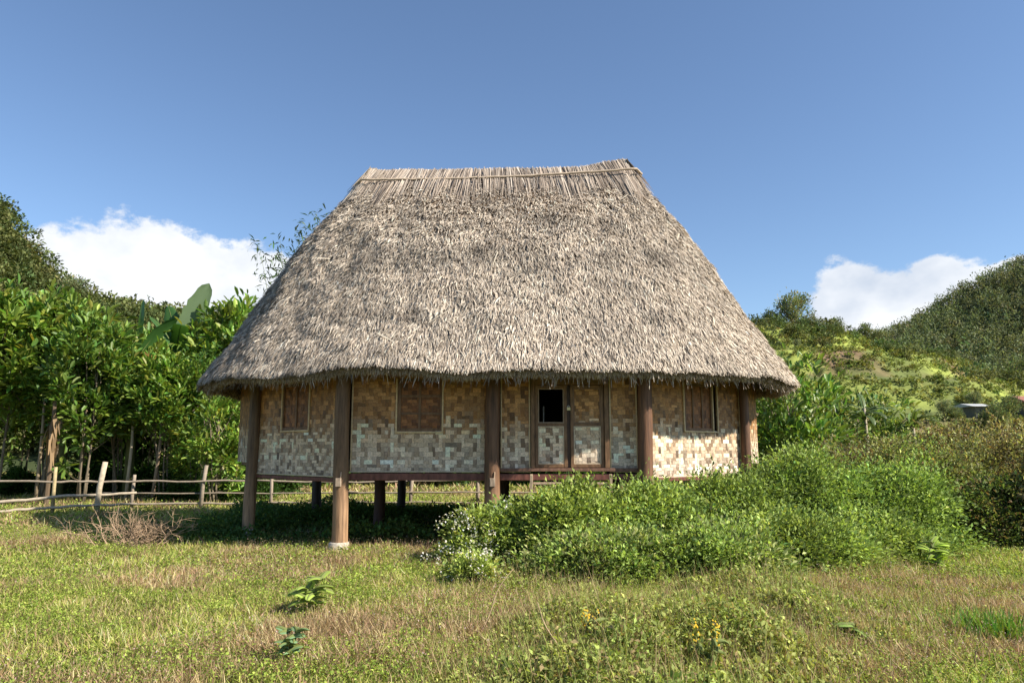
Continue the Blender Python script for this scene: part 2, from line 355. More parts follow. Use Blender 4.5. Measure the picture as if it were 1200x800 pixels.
def make_tree(name, label, cat, seed, h, crx, crz, czc, ncl, per, base, lsize, lw=0.4, mat=None, trunk_r=0.06, trunks=1, bark=(0.2, 0.16, 0.11), group=None, low=0.0, spread=1.0, up=0.35, clr=0.22):
    """thin trunk(s) with limbs that reach leaf whorls"""
    r = np.random.default_rng(seed); root = empty(name, (0, 0, 0), label, cat, group)
    d = randdir(ncl, r); rad = r.uniform(0.25, 1.0, ncl)**0.55*(0.75+0.5*fbm(d[:, 0]*2+seed, d[:, 2]*2, 1, seed, 3))
    cen = d*rad[:, None]*np.array([crx, crx, crz])+np.array([0, 0, czc]); 
    nlow = int(low*ncl)
    if nlow: cen[:nlow, 2] = r.uniform(0.5, czc, nlow); cen[:nlow, :2] *= 0.8
    cen[:, 2] = np.maximum(cen[:, 2], 0.4)
    out = cen-np.array([0, 0, czc-crz*0.7]); out /= np.linalg.norm(out, axis=1, keepdims=True)
    idx = np.repeat(np.arange(ncl), per); n = len(idx)
    P = cen[idx]+r.normal(0, 1, (n, 3))*clr*np.array([1, 1, 0.8])*r.uniform(0.3, 1, (n, 1))
    off = P-cen[idx]; Dn = off/clr*0.55+out[idx]*0.35+randdir(n, r)*0.55+np.array([0, 0, up])
    ct = np.exp(r.normal(0, 0.2, (ncl, 1))); C = np.tile(np.array(base), (n, 1))*ct[idx]*np.exp(r.normal(0, 0.22, (n, 1)))
    C[:, 0] *= np.exp(r.normal(0, 0.18, n))
    Ls = lsize*r.uniform(0.6, 1.3, n); V, F, CC = leaves6(P, Dn, Ls, Ls*lw, np.clip(C, 0.003, 0.8), seed)
    link('crown', mesh_np('crown', V, F, CC, mat or M_LEAF), root)
    tb = MB(); ends = []
    for k in range(trunks):
        a = r.uniform(0, 6.28); lean = r.uniform(0.03, 0.14)*spread*h*(1 if trunks > 1 else 0.5); b0 = np.array([math.cos(a), math.sin(a), 0])*(0.12*k)
        top = b0+np.array([math.cos(a)*lean, math.sin(a)*lean, czc+crz*0.35]); pts = []
        for q in range(7):
            f = q/6; pts.append(b0*(1-f)+top*f+np.array([math.sin(f*5+a), math.cos(f*4+a), 0])*0.05*h/6*(f > 0)); 
        pts[0][2] = -0.15
        tb.tube(pts, [trunk_r*(1-0.6*q/6) for q in range(7)], 7, bark, wob=0.15); ends.append(pts)
    for k in range(0, ncl, max(1, ncl//30)):
        pts = ends[k % trunks]; e = cen[k]; f = np.clip((e[2]-0.6)/pts[-1][2]*0.75, 0.15, 0.98)*6; i = min(5, int(f)); s = pts[i]*(1-(f-i))+pts[i+1]*(f-i)
        m_ = (s+e)/2+np.array([0, 0, -0.1])+r.normal(0, 0.05, 3)
        tb.tube([s, m_, e], [trunk_r*0.35, trunk_r*0.25, trunk_r*0.1], 4, bark, caps=False)
    tb.build('trunk', M_BARK, root, True)
    return root

def scatter_crowns(name, pts, sizes, per, base, lsz, seed, label, mat=M_FAR, squash=1.2, trunks=None):
    """a far wood that reads as one mass: every crown is a lumpy cloud of leaf clumps"""
    r = np.random.default_rng(seed); n = len(pts); idx = np.repeat(np.arange(n), per); m = len(idx)
    d = randdir(m, r); rad = r.uniform(0.35, 1.0, (m, 1))**0.5
    ph = r.uniform(0, 6, (n, 1))[idx]
    rad = rad*(0.8+0.3*np.sin(d[:, :1]*5+ph)*np.cos(d[:, 2:]*4+ph))
    P = pts[idx]+d*rad*sizes[idx][:, None]*np.array([1, 1, squash])+np.array([0, 0, 1])*(sizes[idx]*squash*0.6)[:, None]
    ct = np.exp(r.normal(0, 0.2, (n, 1))); hu = r.normal(0, 0.18, (n, 1))
    C = np.tile(np.array(base), (m, 1))*ct[idx]*np.exp(r.normal(0, 0.22, (m, 1))); C[:, :1] *= np.exp(hu[idx]*0.7)
    Ls = lsz*r.uniform(0.5, 1.4, m)*(sizes[idx]/sizes.mean())**0.5
    V, F, CC = leaves(P, d*0.6+randdir(m, r)*0.7+np.array([0, 0, 0.3]), Ls, Ls*0.6, np.clip(C, 0.004, 0.6), seed)
    o = link(name, mesh_np(name, V, F, CC, mat)); tag(o, label, name.replace('_', ' '), kind='stuff'); return o
def sample_hill(fz, x0, x1, y0, y1, n, seed):
    r = np.random.default_rng(seed); x = r.uniform(x0, x1, n); y = r.uniform(y0, y1, n); return np.stack([x, y, fz(x, y)], 1)

# ------------------------------------------------------------------ the stilt house
CX, CY = -0.27, 15.1
house = empty('stilt_house', (CX, CY, 0), 'large bamboo house on stilts under a steep thatched roof', 'house')
HO = np.array([CX, CY, 0.0])
FLOOR_Z = 1.29
def lmesh(mb_or_me, name, mat, parent=None, smooth_sh=False, bevel=0):
    """build a part given in world coordinates, moved into the house's own space"""
    me = mb_or_me.mesh(name, mat) if isinstance(mb_or_me, MB) else mb_or_me
    me.transform(Matrix.Translation((-CX, -CY, 0)))
    if smooth_sh: me.polygons.foreach_set('use_smooth', np.ones(len(me.polygons), bool))
    o = link(name, me, parent or house)
    if bevel: m = o.modifiers.new('bevel', 'BEVEL'); m.width = bevel; m.segments = 2
    return o

# roof ---------------------------------------------------------------
EA, EB, EN, EZ = 5.76, 4.05, 2.15, 2.81
RL = at(441, 210, CY); RR = at(728, 205, CY)
RIDGE_X = ((RL[0]+RR[0])/2, (RR[0]-RL[0])/2)
_t = np.linspace(-math.pi, math.pi, 4001)
def _e(t):
    c, s = np.cos(t), np.sin(t); return EA*np.sign(c)*np.abs(c)**(2/EN), EB*np.sign(s)*np.abs(s)**(2/EN)
_x, _y = _e(_t); _len = np.concatenate([[0], np.cumsum(np.hypot(np.diff(_x), np.diff(_y)))]); PER = _len[-1]
def roof_pt(a, s, off=0.0):
    """a in [0,1) round the eave from the left end via the front, s: 0 eave .. 1 ridge"""
    a = np.mod(a, 1.0); t = np.interp(a*PER, _len, _t); ex, ey = _e(t)
    k = np.clip(ex/EA*1.12, -1, 1); rx = np.sin(k*math.pi/2)*RIDGE_X[1]; ry = 0.14*ey/EB
    lumps = (fbm(a*40, np.zeros_like(a)+s*6, 1.0, 31, 3)-0.5)*0.16
    bul = 0.17*np.sin(np.pi*np.clip(s, 0, 1)**1.8)+lumps*(0.4+0.6*np.sin(np.pi*np.clip(s, 0, 1)))
    hx = ex*(1-s)+rx*s; hy = ey*(1-s)+ry*s
    o_ = np.stack([ex/EA, ey/EB*1.1, np.full_like(ex, 0.7)], -1); o_ /= np.linalg.norm(o_, axis=-1, keepdims=True)
    ridge_z = RL[2]+(RR[2]-RL[2])*(rx/RIDGE_X[1]*0.5+0.5)
    eave_z = EZ+(fbm(a*34, np.zeros_like(a), 1.0, 41, 3)-0.5)*0.17
    P = np.stack([RIDGE_X[0]+hx-(RIDGE_X[0]-CX)*(1-s), CY+hy, eave_z*(1-s)+ridge_z*s], -1)
    return P+o_*(bul[..., None]+off)
def roof_frame(a, s):
    e = 1e-3; P = roof_pt(a, s); Ds = roof_pt(a, np.minimum(s+e, 1.02))-roof_pt(a, s-e); Da = roof_pt(a+e, s)-roof_pt(a-e, s)
    Ds /= np.linalg.norm(Ds, axis=-1, keepdims=True); Da /= np.linalg.norm(Da, axis=-1, keepdims=True)
    Nn = np.cross(Da, Ds); Nn /= np.linalg.norm(Nn, axis=-1, keepdims=True)
    flip = np.sign(Nn[..., 2:3]); return P, Ds, Da, Nn*np.where(flip == 0, 1, flip)
na = 260
prof = [(s, 0.0) for s in np.linspace(1.0, 0.035, 34)]+[(0.012, -0.015), (0.0, -0.055), (-0.004, -0.11), (0.004, -0.18), (0.025, -0.235), (0.08, -0.26)]+[(s, -0.28) for s in np.linspace(0.2, 0.985, 10)]
A = np.arange(na)/na; rows = [roof_pt(A, np.full(na, s), off) for s, off in prof]
V = np.vstack(rows); m = len(prof); F = []
for i in range(m-1):
    for k in range(na): F.append((i*na+k, i*na+(k+1) % na, (i+1)*na+(k+1) % na, (i+1)*na+k))
Ccol = np.zeros((len(V), 3)); Ccol[:] = (0.14, 0.095, 0.06)
roof_core = lmesh(mesh_np('roof', V, F, Ccol, M_CORE, True), 'roof', None)
roof_core.data.materials.clear(); roof_core.data.materials.append(M_CORE)

def strips(P, D, Nn, L, W, C, lift, r, side_j=0.0):
    n = len(P); S = np.cross(D, Nn)+r.normal(0, side_j, (n, 3)); S /= np.linalg.norm(S, axis=1, keepdims=True)
    L = L[:, None]; W = W[:, None]; lf = lift[:, None]; V = np.empty((n, 6, 3))
    tw = r.normal(0, 0.35, (n, 1))*Nn
    V[:, 0] = P-S*W*0.5; V[:, 1] = P+S*W*0.5
    mid = P+D*L*0.55+Nn*lf*0.75; V[:, 2] = mid-(S+tw)*W*0.5; V[:, 3] = mid+(S+tw)*W*0.5
    tip = P+D*L+Nn*lf; V[:, 4] = tip-(S-tw)*W*0.22; V[:, 5] = tip+(S-tw)*W*0.22
    b = np.arange(n)[:, None]*6; F = np.concatenate([b+np.array([[0, 1, 3, 2]]), b+np.array([[2, 3, 5, 4]])], 0)
    return V.reshape(-1, 3), F, np.repeat(C, 6, axis=0)
STRAW = np.array([(0.62, 0.545, 0.44), (0.52, 0.44, 0.345), (0.42, 0.35, 0.275), (0.30, 0.245, 0.19), (0.19, 0.152, 0.118)])
def straw_col(n, r, p=(0.2, 0.28, 0.26, 0.17, 0.09)):
    return STRAW[r.choice(5, n, p=p)]*np.exp(r.normal(0, 0.16, (n, 1)))
def thatch_layer(n, r):
    u_ = r.random(n); s = 1-np.sqrt(1-u_*0.93*(1-0.0)); s = np.clip(1-np.sqrt(r.random(n)*(1-0.03**2)+0.03**2)*1.0, 0, 0.97)
    a = r.random(n); s = np.clip(s*1.02, 0.0, 0.985)
    # courses: rows of bundles whose cut ends lie at uneven lines
    course = 0.055; ph = vnoise(a*60, s*0, 1.0, 51)*course*1.2; q = (s+ph)/course; s2 = (np.floor(q)+(q-np.floor(q))**1.4)*course-ph
    s = np.where(r.random(n) < 0.55, s2, s); s = np.clip(s, 0.0, 0.99)
    P, Ds, Da, Nn = roof_frame(a, s)
    bun = (vnoise(a*PER*3.2, s*60, 1.0, 61)-0.5)*0.9
    ang = r.normal(0, 1, n)*(0.20+0.18*s)+bun*0.35
    D = -Ds*np.cos(ang)[:, None]+Da*np.sin(ang)[:, None]
    L = r.uniform(0.06, 0.20, n)*(1.45-0.6*s); W = r.uniform(0.007, 0.019, n); L = np.minimum(L, s*6.5+r.uniform(0.05, 0.13, n)); lift = (r.uniform(0.006, 0.05, n)+np.clip(bun, 0, 1)*0.02)*np.minimum(1, s*20+0.2)
    off = r.uniform(-0.01, 0.035, n)+(vnoise(a*PER*5, s*70, 1.0, 67)-0.5)*0.045
    C = straw_col(n, r)*(0.82+0.36*fbm(a*PER*1.0, s*9, 1.0, 71, 3))[:, None]
    # weather-darkened streak patches around mid height
    dk = smooth(0.60, 0.78, fbm(a*PER*1.6+5, s*14, 1.0, 77, 3)); C *= (1-0.3*dk)[:, None]*(1-0.26*np.exp(-((s-0.47-0.05*(vnoise(a*PER, a*0, 2.0, 79)-0.5))/0.045)**2)*smooth(0.35, 0.6, vnoise(a*PER*1.4, s*0, 1.0, 83)))[:, None]
    return strips(P+Nn*off[:, None], D, Nn, L, W, C, lift, r, 0.1)
parts = [thatch_layer(72000, np.random.default_rng(500+k)) for k in range(5)]
# shaggy eave rim: cut ends that point down and out
def rim(n, r, s0, s1, depth0, depth1, Lr, dark):
    a = r.random(n); s = r.uniform(s0, s1, n); off = r.uniform(depth0, depth1, n); P0 = roof_pt(a, s); P, Ds, Da, Nn = roof_frame(a, np.maximum(s, 0.01))
    Pp = P0+Nn*off[:, None]; D = -Ds*0.75+np.array([0, 0, -0.65])+r.normal(0, 0.38, (n, 3)); D /= np.linalg.norm(D, axis=1, keepdims=True)
    C = straw_col(n, r, (0.1, 0.2, 0.25, 0.25, 0.2))*dark
    return strips(Pp, D, Nn, r.uniform(*Lr, n), r.uniform(0.005, 0.013, n), C, r.uniform(-0.02, 0.02, n), r, 0.3)
rr = np.random.default_rng(88)
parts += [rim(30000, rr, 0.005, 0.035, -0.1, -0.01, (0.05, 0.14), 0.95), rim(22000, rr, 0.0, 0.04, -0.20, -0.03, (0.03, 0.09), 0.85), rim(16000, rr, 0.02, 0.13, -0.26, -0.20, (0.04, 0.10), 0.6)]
def stubble(n, r):
    a = r.random(n); k = r.uniform(0, 4.6, n); S_ = np.interp(k, range(6), [0.012, 0.0, -0.004, 0.004, 0.025, 0.08]); O_ = np.interp(k, range(6), [-0.015, -0.055, -0.11, -0.18, -0.235, -0.26])
    P = roof_pt(a, S_, 0.0); P0, Ds, Da, Nn = roof_frame(a, np.full(n, 0.02)); P = P+Nn*O_[:, None]*0.97
    D = -Ds*np.interp(k, range(6), [0.9, 0.9, 0.8, 0.5, 0.2, 0.1])[:, None]-Nn*np.interp(k, range(6), [0, 0.1, 0.35, 0.7, 1, 1])[:, None]+np.array([0, 0, -0.35])+r.normal(0, 0.4, (n, 3)); D /= np.linalg.norm(D, axis=1, keepdims=True)
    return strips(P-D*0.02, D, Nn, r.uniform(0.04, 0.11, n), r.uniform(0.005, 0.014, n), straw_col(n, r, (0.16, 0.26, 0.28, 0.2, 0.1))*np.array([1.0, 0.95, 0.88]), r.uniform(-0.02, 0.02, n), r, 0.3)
parts.append(stubble(70000, np.random.default_rng(66)))
parts.append(rim(2600, np.random.default_rng(67), 0.0, 0.02, -0.22, -0.06, (0.10, 0.24), 0.9))
V, F, C = cat_parts(parts); C = C*1.08
rw = np.random.default_rng(321); nw = 36; aw = rw.random(nw); sw = rw.uniform(0.03, 0.9, nw); Pw, Dw, Aw, Nw = roof_frame(aw, sw); an = rw.normal(0, 0.6, nw)
Vw, Fw, Cw_ = strips(Pw+Nw*0.05, -Dw*np.cos(an)[:, None]+Aw*np.sin(an)[:, None], Nw, rw.uniform(0.25, 0.6, nw), rw.uniform(0.012, 0.03, nw), np.tile((0.62, 0.54, 0.41), (nw, 1)), rw.uniform(0.02, 0.10, nw), rw, 0.2)
Fw = Fw+len(V); V = np.vstack([V, Vw]); F = np.vstack([F, Fw]); C = np.vstack([C, Cw_])
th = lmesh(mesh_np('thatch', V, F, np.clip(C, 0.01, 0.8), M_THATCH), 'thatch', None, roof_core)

# ridge cap of long reeds, hung over both sides
def cap_side(sgn, n, r):
    a = r.uniform(0, 1, n*4); _, ey_ = _e(np.interp(a*PER, _len, _t)); a = a[(ey_*sgn > 0.15)][:n]; n = len(a)
    T = roof_pt(a, np.full(n, 1.0)); x = (T[:, 0]-RIDGE_X[0])/RIDGE_X[1]; X = T[:, 0]+np.where(np.abs(x) > 0.9, np.sign(x)*r.uniform(0, 0.12, n), 0)
    horn = 0.13*smooth(0.62, 0.98, x)+0.03*smooth(-0.92, -1.0, x)
    lay = r.random(n); P = np.stack([X, CY+sgn*(0.06+0.10*lay), T[:, 2]+0.16+horn+r.normal(0, 0.014, n)-0.03*lay], -1)
    tuft_ = vnoise(x*11, x*0, 1.0, 91+int(sgn)); s_end = 0.85+0.10*(tuft_-0.5)+r.normal(0, 0.042, n)
    Q, Ds, Da, Nn = roof_frame(a+(vnoise(x*13, x*0, 1, 95)-0.5)*0.008+r.normal(0, 0.0015, n), s_end); Q = Q+Nn*(0.0+0.045*lay)[:, None]
    D = Q-P; L = np.linalg.norm(D, axis=1); D /= L[:, None]; Nn = np.tile(np.array([0, sgn*0.8, 0.6]), (n, 1)); W = r.uniform(0.010, 0.020, n)
    C = STRAW[r.choice(5, n, p=(0.10, 0.22, 0.30, 0.26, 0.12))]*np.exp(r.normal(0, 0.16, (n, 1)))*np.array([0.93, 0.91, 0.92])
    # droop against the slope half way, tips sometimes stand off
    V, F, CC = strips(P, D, Nn, L, W, C, np.where(r.random(n) < 0.06, r.uniform(0.02, 0.08, n), 0*L), r, 0.03)
    V = V.reshape(n, 6, 3); V[:, 2:4] += Nn[:, None, :]*0.03; return V.reshape(-1, 3), F, CC
def horn_ends(n, r):
    x = r.choice([-1, 1], n); X = RIDGE_X[0]+x*(RIDGE_X[1]+0.1); zz = np.where(x > 0, RR[2]+0.25, RL[2]+0.17)
    P = np.stack([X, CY+r.uniform(-0.2, 0.2, n), zz+r.normal(0, 0.02, n)], -1); D = np.stack([x*0.45+r.normal(0, 0.12, n), r.normal(0, 0.25, n), -np.ones(n)], -1); D /= np.linalg.norm(D, axis=1, keepdims=True)
    Nn = np.stack([x, 0*x, 0.5+0*x], -1).astype(float); Nn /= np.linalg.norm(Nn, axis=1, keepdims=True)
    return strips(P, D, Nn, r.uniform(0.3, 0.9, n), r.uniform(0.012, 0.03, n), straw_col(n, r), r.uniform(0, 0.08, n), r, 0.1)
parts = [cap_side(-1, 3600, rr), cap_side(1, 3600, rr), horn_ends(700, rr)]
V, F, C = cat_parts(parts)
capo = lmesh(mesh_np('ridge_cap', V, F, np.clip(C, 0.01, 0.8), M_THATCH), 'ridge_cap', None, roof_core)
mb = MB()   # solid bolster under the reeds
pts = []
for k in range(25):
    x = -1+2*k/24; hn = 0.11*float(smooth(0.62, 0.98, x))+0.04*float(smooth(-0.92, -1.0, x))
    pts.append((RIDGE_X[0]+x*(RIDGE_X[1]+0.05), CY, RL[2]+(RR[2]-RL[2])*(x*0.5+0.5)-0.08+hn))
mb.tube(pts, 0.2, 10, (0.16, 0.12, 0.09)); lmesh(mb, 'ridge_bolster', M_CORE, roof_core)
mb = MB(); pts = []
for k in range(40):
    px = 424+(746-424)*k/39; py = 209+(196-209)*(k/39)**1.2+2.5*math.sin(k/39*math.pi)+random.uniform(-0.5, 0.5)
    pts.append(at(px, py+1.5, CY-0.52))
pts = [at(418, 216, CY-0.3)]+pts+[at(752, 204, CY-0.25)]
mb.tube(pts, 0.024, 6, (0.46, 0.36, 0.26)); lmesh(mb, 'lashing_pole', M_TWIG, roof_core, True)
mb = MB(); mb.tube([p+np.array([0, 1.04, 0]) for p in pts], 0.024, 6, (0.33, 0.25, 0.18)); lmesh(mb, 'lashing_pole', M_TWIG, roof_core, True)

# walls --------------------------------------------------------------
FY = 12.02
def X_(px, D=FY): return at(px, 500, D)[0]
def Z_(py, D=FY, px=600): return at(px, py, D)[2]
def wpt(p0, d, nrm, uu, z, o=0.0): return np.array([p0[0]+d[0]*uu+nrm[0]*o, p0[1]+d[1]*uu+nrm[1]*o, z])
def hit(px, py, p0, d, nrm):
    q = ray(px, py); k = ((p0[0])*nrm[0]+(p0[1])*nrm[1])/(q[0]*nrm[0]+q[1]*nrm[1])
    x, y, z = q[0]*k, q[1]*k, EYE+q[2]*k; return (x-p0[0])*d[0]+(y-p0[1])*d[1], z
class Wall:
    def __init__(s, p0, p1):
        s.p0 = np.array(p0, float); v = np.array(p1, float)-s.p0; s.len = np.hypot(*v); s.d = v/s.len; s.n = np.array([s.d[1], -s.d[0]])
        # outward = away from the house centre
        c = np.array([CX, CY]); 
        if np.dot(s.p0+v/2-c, s.n) < 0: s.n = -s.n
        s.ax = ((s.d[0], s.d[1], 0), (s.n[0], s.n[1], 0), (0, 0, 1))
    def pt(s, uu, z, o=0.0): return wpt(s.p0, s.d, s.n, uu, z, o)
    def hit(s, px, py): return hit(px, py, s.p0, s.d, s.n)
    def bar(s, mb, u0, u1, z0, z1, o0, o1, col): mb.box(s.pt((u0+u1)/2, (z0+z1)/2, (o0+o1)/2), (u1-u0, o1-o0, z1-z0), s.ax, col)
WEFT = [(0.62, 0.50, 0.35), (0.50, 0.385, 0.26), (0.44, 0.33, 0.215), (0.36, 0.26, 0.16)]
WARP = [(0.42, 0.31, 0.20), (0.33, 0.235, 0.145), (0.28, 0.19, 0.115), (0.22, 0.145, 0.085)]
def weave(mb, W, rects, seed, off=0.0, cell=0.066, zb=1.2, agez=1.85, tint=(1, 1, 1)):
    """plaited bamboo strips: every strip lies over two and under two of the crossing ones"""
    r = random.Random(seed); u0 = min(a[0] for a in rects); u1 = max(a[1] for a in rects); z0 = min(a[2] for a in rects); z1 = max(a[3] for a in rects)
    ue = [u0-0.02]; 
    while ue[-1] < u1: ue.append(ue[-1]+cell*r.uniform(0.62, 1.25))
    ze = [z0-0.02]
    while ze[-1] < z1: ze.append(ze[-1]+cell*r.uniform(0.62, 1.2))
    nu, nz_ = len(ue)-1, len(ze)-1; turn = 9
    def T(i, j):
        q = i % (2*turn); ii = q if q < turn else 2*turn-q
        return (ii+j) % 4 < 2
    wefts = [r.choice(WEFT[:3]) for _ in range(nz_)]; warps = [r.choice(WARP if r.random() < 0.6 else WEFT) for _ in range(nu)]
    def emit(a, b, c, d_, base, vert):
        k = math.exp(r.gauss(0, 0.17)); 
        if r.random() < 0.10: k *= 1.22
        if r.random() < 0.12: k *= 0.6
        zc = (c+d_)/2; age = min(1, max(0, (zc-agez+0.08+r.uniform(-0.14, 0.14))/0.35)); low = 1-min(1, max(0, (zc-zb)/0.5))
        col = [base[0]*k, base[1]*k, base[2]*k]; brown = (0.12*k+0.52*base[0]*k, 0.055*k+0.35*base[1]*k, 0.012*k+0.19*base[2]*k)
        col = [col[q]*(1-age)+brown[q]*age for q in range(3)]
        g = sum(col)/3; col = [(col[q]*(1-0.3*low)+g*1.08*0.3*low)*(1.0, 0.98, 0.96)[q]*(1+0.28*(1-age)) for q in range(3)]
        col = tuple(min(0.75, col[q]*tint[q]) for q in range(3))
        for (ra, rb, rc, rd) in rects:
            x0, x1, y0, y1 = max(a, ra), min(b, rb), max(c, rc), min(d_, rd)
            if x1-x0 < 0.004 or y1-y0 < 0.004: continue
            h0 = off+0.001; h1 = off+0.0065+r.uniform(0, 0.002)
            if vert:
                ym = (y0+y1)/2; P = [W.pt(x0, y0, h0), W.pt(x1, y0, h0+0.001), W.pt(x1, ym, h1), W.pt(x0, ym, h1-0.001), W.pt(x1, y1, h0), W.pt(x0, y1, h0)]
            else:
                xm = (x0+x1)/2; P = [W.pt(x0, y0, h0), W.pt(x0, y1, h0+0.001), W.pt(xm, y1, h1), W.pt(xm, y0, h1-0.001), W.pt(x1, y1, h0), W.pt(x1, y0, h0)]
            mb.add(P, [(0, 1, 2, 3), (3, 2, 4, 5)], col)
    g = 0.0022
    for i in range(nu):
        j = 0
        while j < nz_:
            if T(i, j):
                k = j
                while k+1 < nz_ and T(i, k+1) and k-j < 2: k += 1
                emit(ue[i]+g, ue[i+1]-g, ze[j]-0.004, ze[k+1]+0.004, warps[i], True); j = k+1
            else: j += 1
    for j in range(nz_):
        i = 0
        while i < nu:
            if not T(i, j):
                k = i
                while k+1 < nu and not T(k+1, j) and k-i < 2: k += 1
                emit(ue[i]-0.004, ue[k+1]+0.004, ze[j]+g, ze[j+1]-g, wefts[j], False); i = k+1
            else: i += 1
    for (ra, rb, rc, rd) in rects: W.bar(mb, ra, rb, rc, rd, off-0.02, off-0.003, (0.10, 0.065, 0.04))
def cutout(u0, u1, z0, z1, holes):
    rects = [(u0, u1, z0, z1)]
    for (a, b, c, d_) in holes:
        out = []
        for (p, q, s, t) in rects:
            if a >= q or b <= p or c >= t or d_ <= s: out.append((p, q, s, t)); continue
            if a > p: out.append((p, a, s, t))
            if b < q: out.append((b, q, s, t))
            if c > s: out.append((max(p, a), min(q, b), s, c))
            if d_ < t: out.append((max(p, a), min(q, b), d_, t))
        rects = out
    return rects
ZT = 3.0
LIGHTB = (0.60, 0.43, 0.23); RED = (0.135, 0.062, 0.034); BROWN = (0.18, 0.10, 0.05); GREYB = (0.52, 0.42, 0.29)
def trim(W, u0, u1, z0, z1, parent, col=LIGHTB, w=0.022, top=False):
    t = MB(); W.bar(t, u0, u0+w, z0, z1, 0.004, 0.024, col); W.bar(t, u1-w, u1, z0, z1, 0.004, 0.024, col); W.bar(t, u0-0.003, u1+0.003, z0-w, z0, 0.003, 0.027, GREYB)
    if top: W.bar(t, u0, u1, z1-w, z1, 0.006, 0.022, col)
    lmesh(t, 'edge_strip', M_BAMB, parent, False, 0.004)

Wf = Wall((X_(404), FY), (X_(752), FY))
fu = lambda px: X_(px)-Wf.p0[0]
PL = (X_(404), FY); PR = (X_(752), FY)
EL = (at(300, 500, 13.85)[0], 13.85); ER = (at(869, 500, 13.85)[0], 13.85)
SLp = (CX-5.33, 15.3); SRp = (CX+5.30, 15.3)
# bay two: between the first and the second front post
def wall_part(W, u0, u1, z0, z1, holes, seed, name='wall', tr=True, zb=None, agez=1.85, tint=(1, 1, 1), label=None):
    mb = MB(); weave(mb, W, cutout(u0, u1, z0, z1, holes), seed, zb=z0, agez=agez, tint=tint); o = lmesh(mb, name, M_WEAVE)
    if label: o['label'] = label
    if tr: trim(W, u0+0.002, u1-0.002, z0, z1, o)
    return o
def shutter_grid(W, u0, u1, z0, z1, seed, nx, nz_, o0=-0.03):
    """a wooden window: frame, cross bars and plaited panes"""
    fr = MB(); w = 0.055; ww = 0.045
    W.bar(fr, u0, u0+w, z0, z1, o0-0.02, 0.012, BROWN); W.bar(fr, u1-w*0.5, u1, z0, z1, o0-0.02, 0.012, BROWN)
    W.bar(fr, u0+w, u1-w*0.5, z0, z0+ww, o0-0.02, 0.010, BROWN); W.bar(fr, u0+w, u1-w*0.5, z1-ww, z1, o0-0.02, 0.010, BROWN)
    for k in range(1, nx): c = u0+(u1-u0)*k/nx; W.bar(fr, c-0.02, c+0.02, z0+ww, z1-ww, o0, 0.004, BROWN)
    for k in range(1, nz_): c = z0+(z1-z0)*k/nz_; W.bar(fr, u0+w, u1-w*0.5, c-0.018, c+0.018, o0+0.002, 0.0, BROWN)
    f = lmesh(fr, 'window', M_WOOD, None, False, 0.004)
    p = MB(); weave(p, W, [(u0+w*0.7, u1-w*0.3, z0+ww*0.7, z1-ww*0.7)], seed, off=o0+0.012, agez=1.2, tint=(0.62, 0.5, 0.45)); lmesh(p, 'woven_shutter', M_WEAVE, f)
    t = MB(); W.bar(t, u0-0.028, u0-0.003, z0-0.005, z1, 0.005, 0.03, LIGHTB); W.bar(t, u1+0.003, u1+0.028, z0-0.005, z1, 0.005, 0.03, LIGHTB)
    W.bar(t, u0-0.03, u1+0.03, z0-0.032, z0-0.006, 0.005, 0.036, LIGHTB); lmesh(t, 'window_frame', M_BAMB, f, False, 0.004)
    return f
zb2 = Z_(551.5); zs = Z_(505)
# second bay
w0, w1 = fu(465.5), fu(517.5)
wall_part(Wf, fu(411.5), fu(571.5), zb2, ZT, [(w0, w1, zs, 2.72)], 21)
shutter_grid(Wf, w0, w1, zs, 2.72, 5, 2, 3)
# third bay left panel, right panel
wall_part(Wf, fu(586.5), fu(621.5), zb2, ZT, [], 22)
wall_part(Wf, fu(714), fu(747), zb2+0.0, ZT, [], 23)
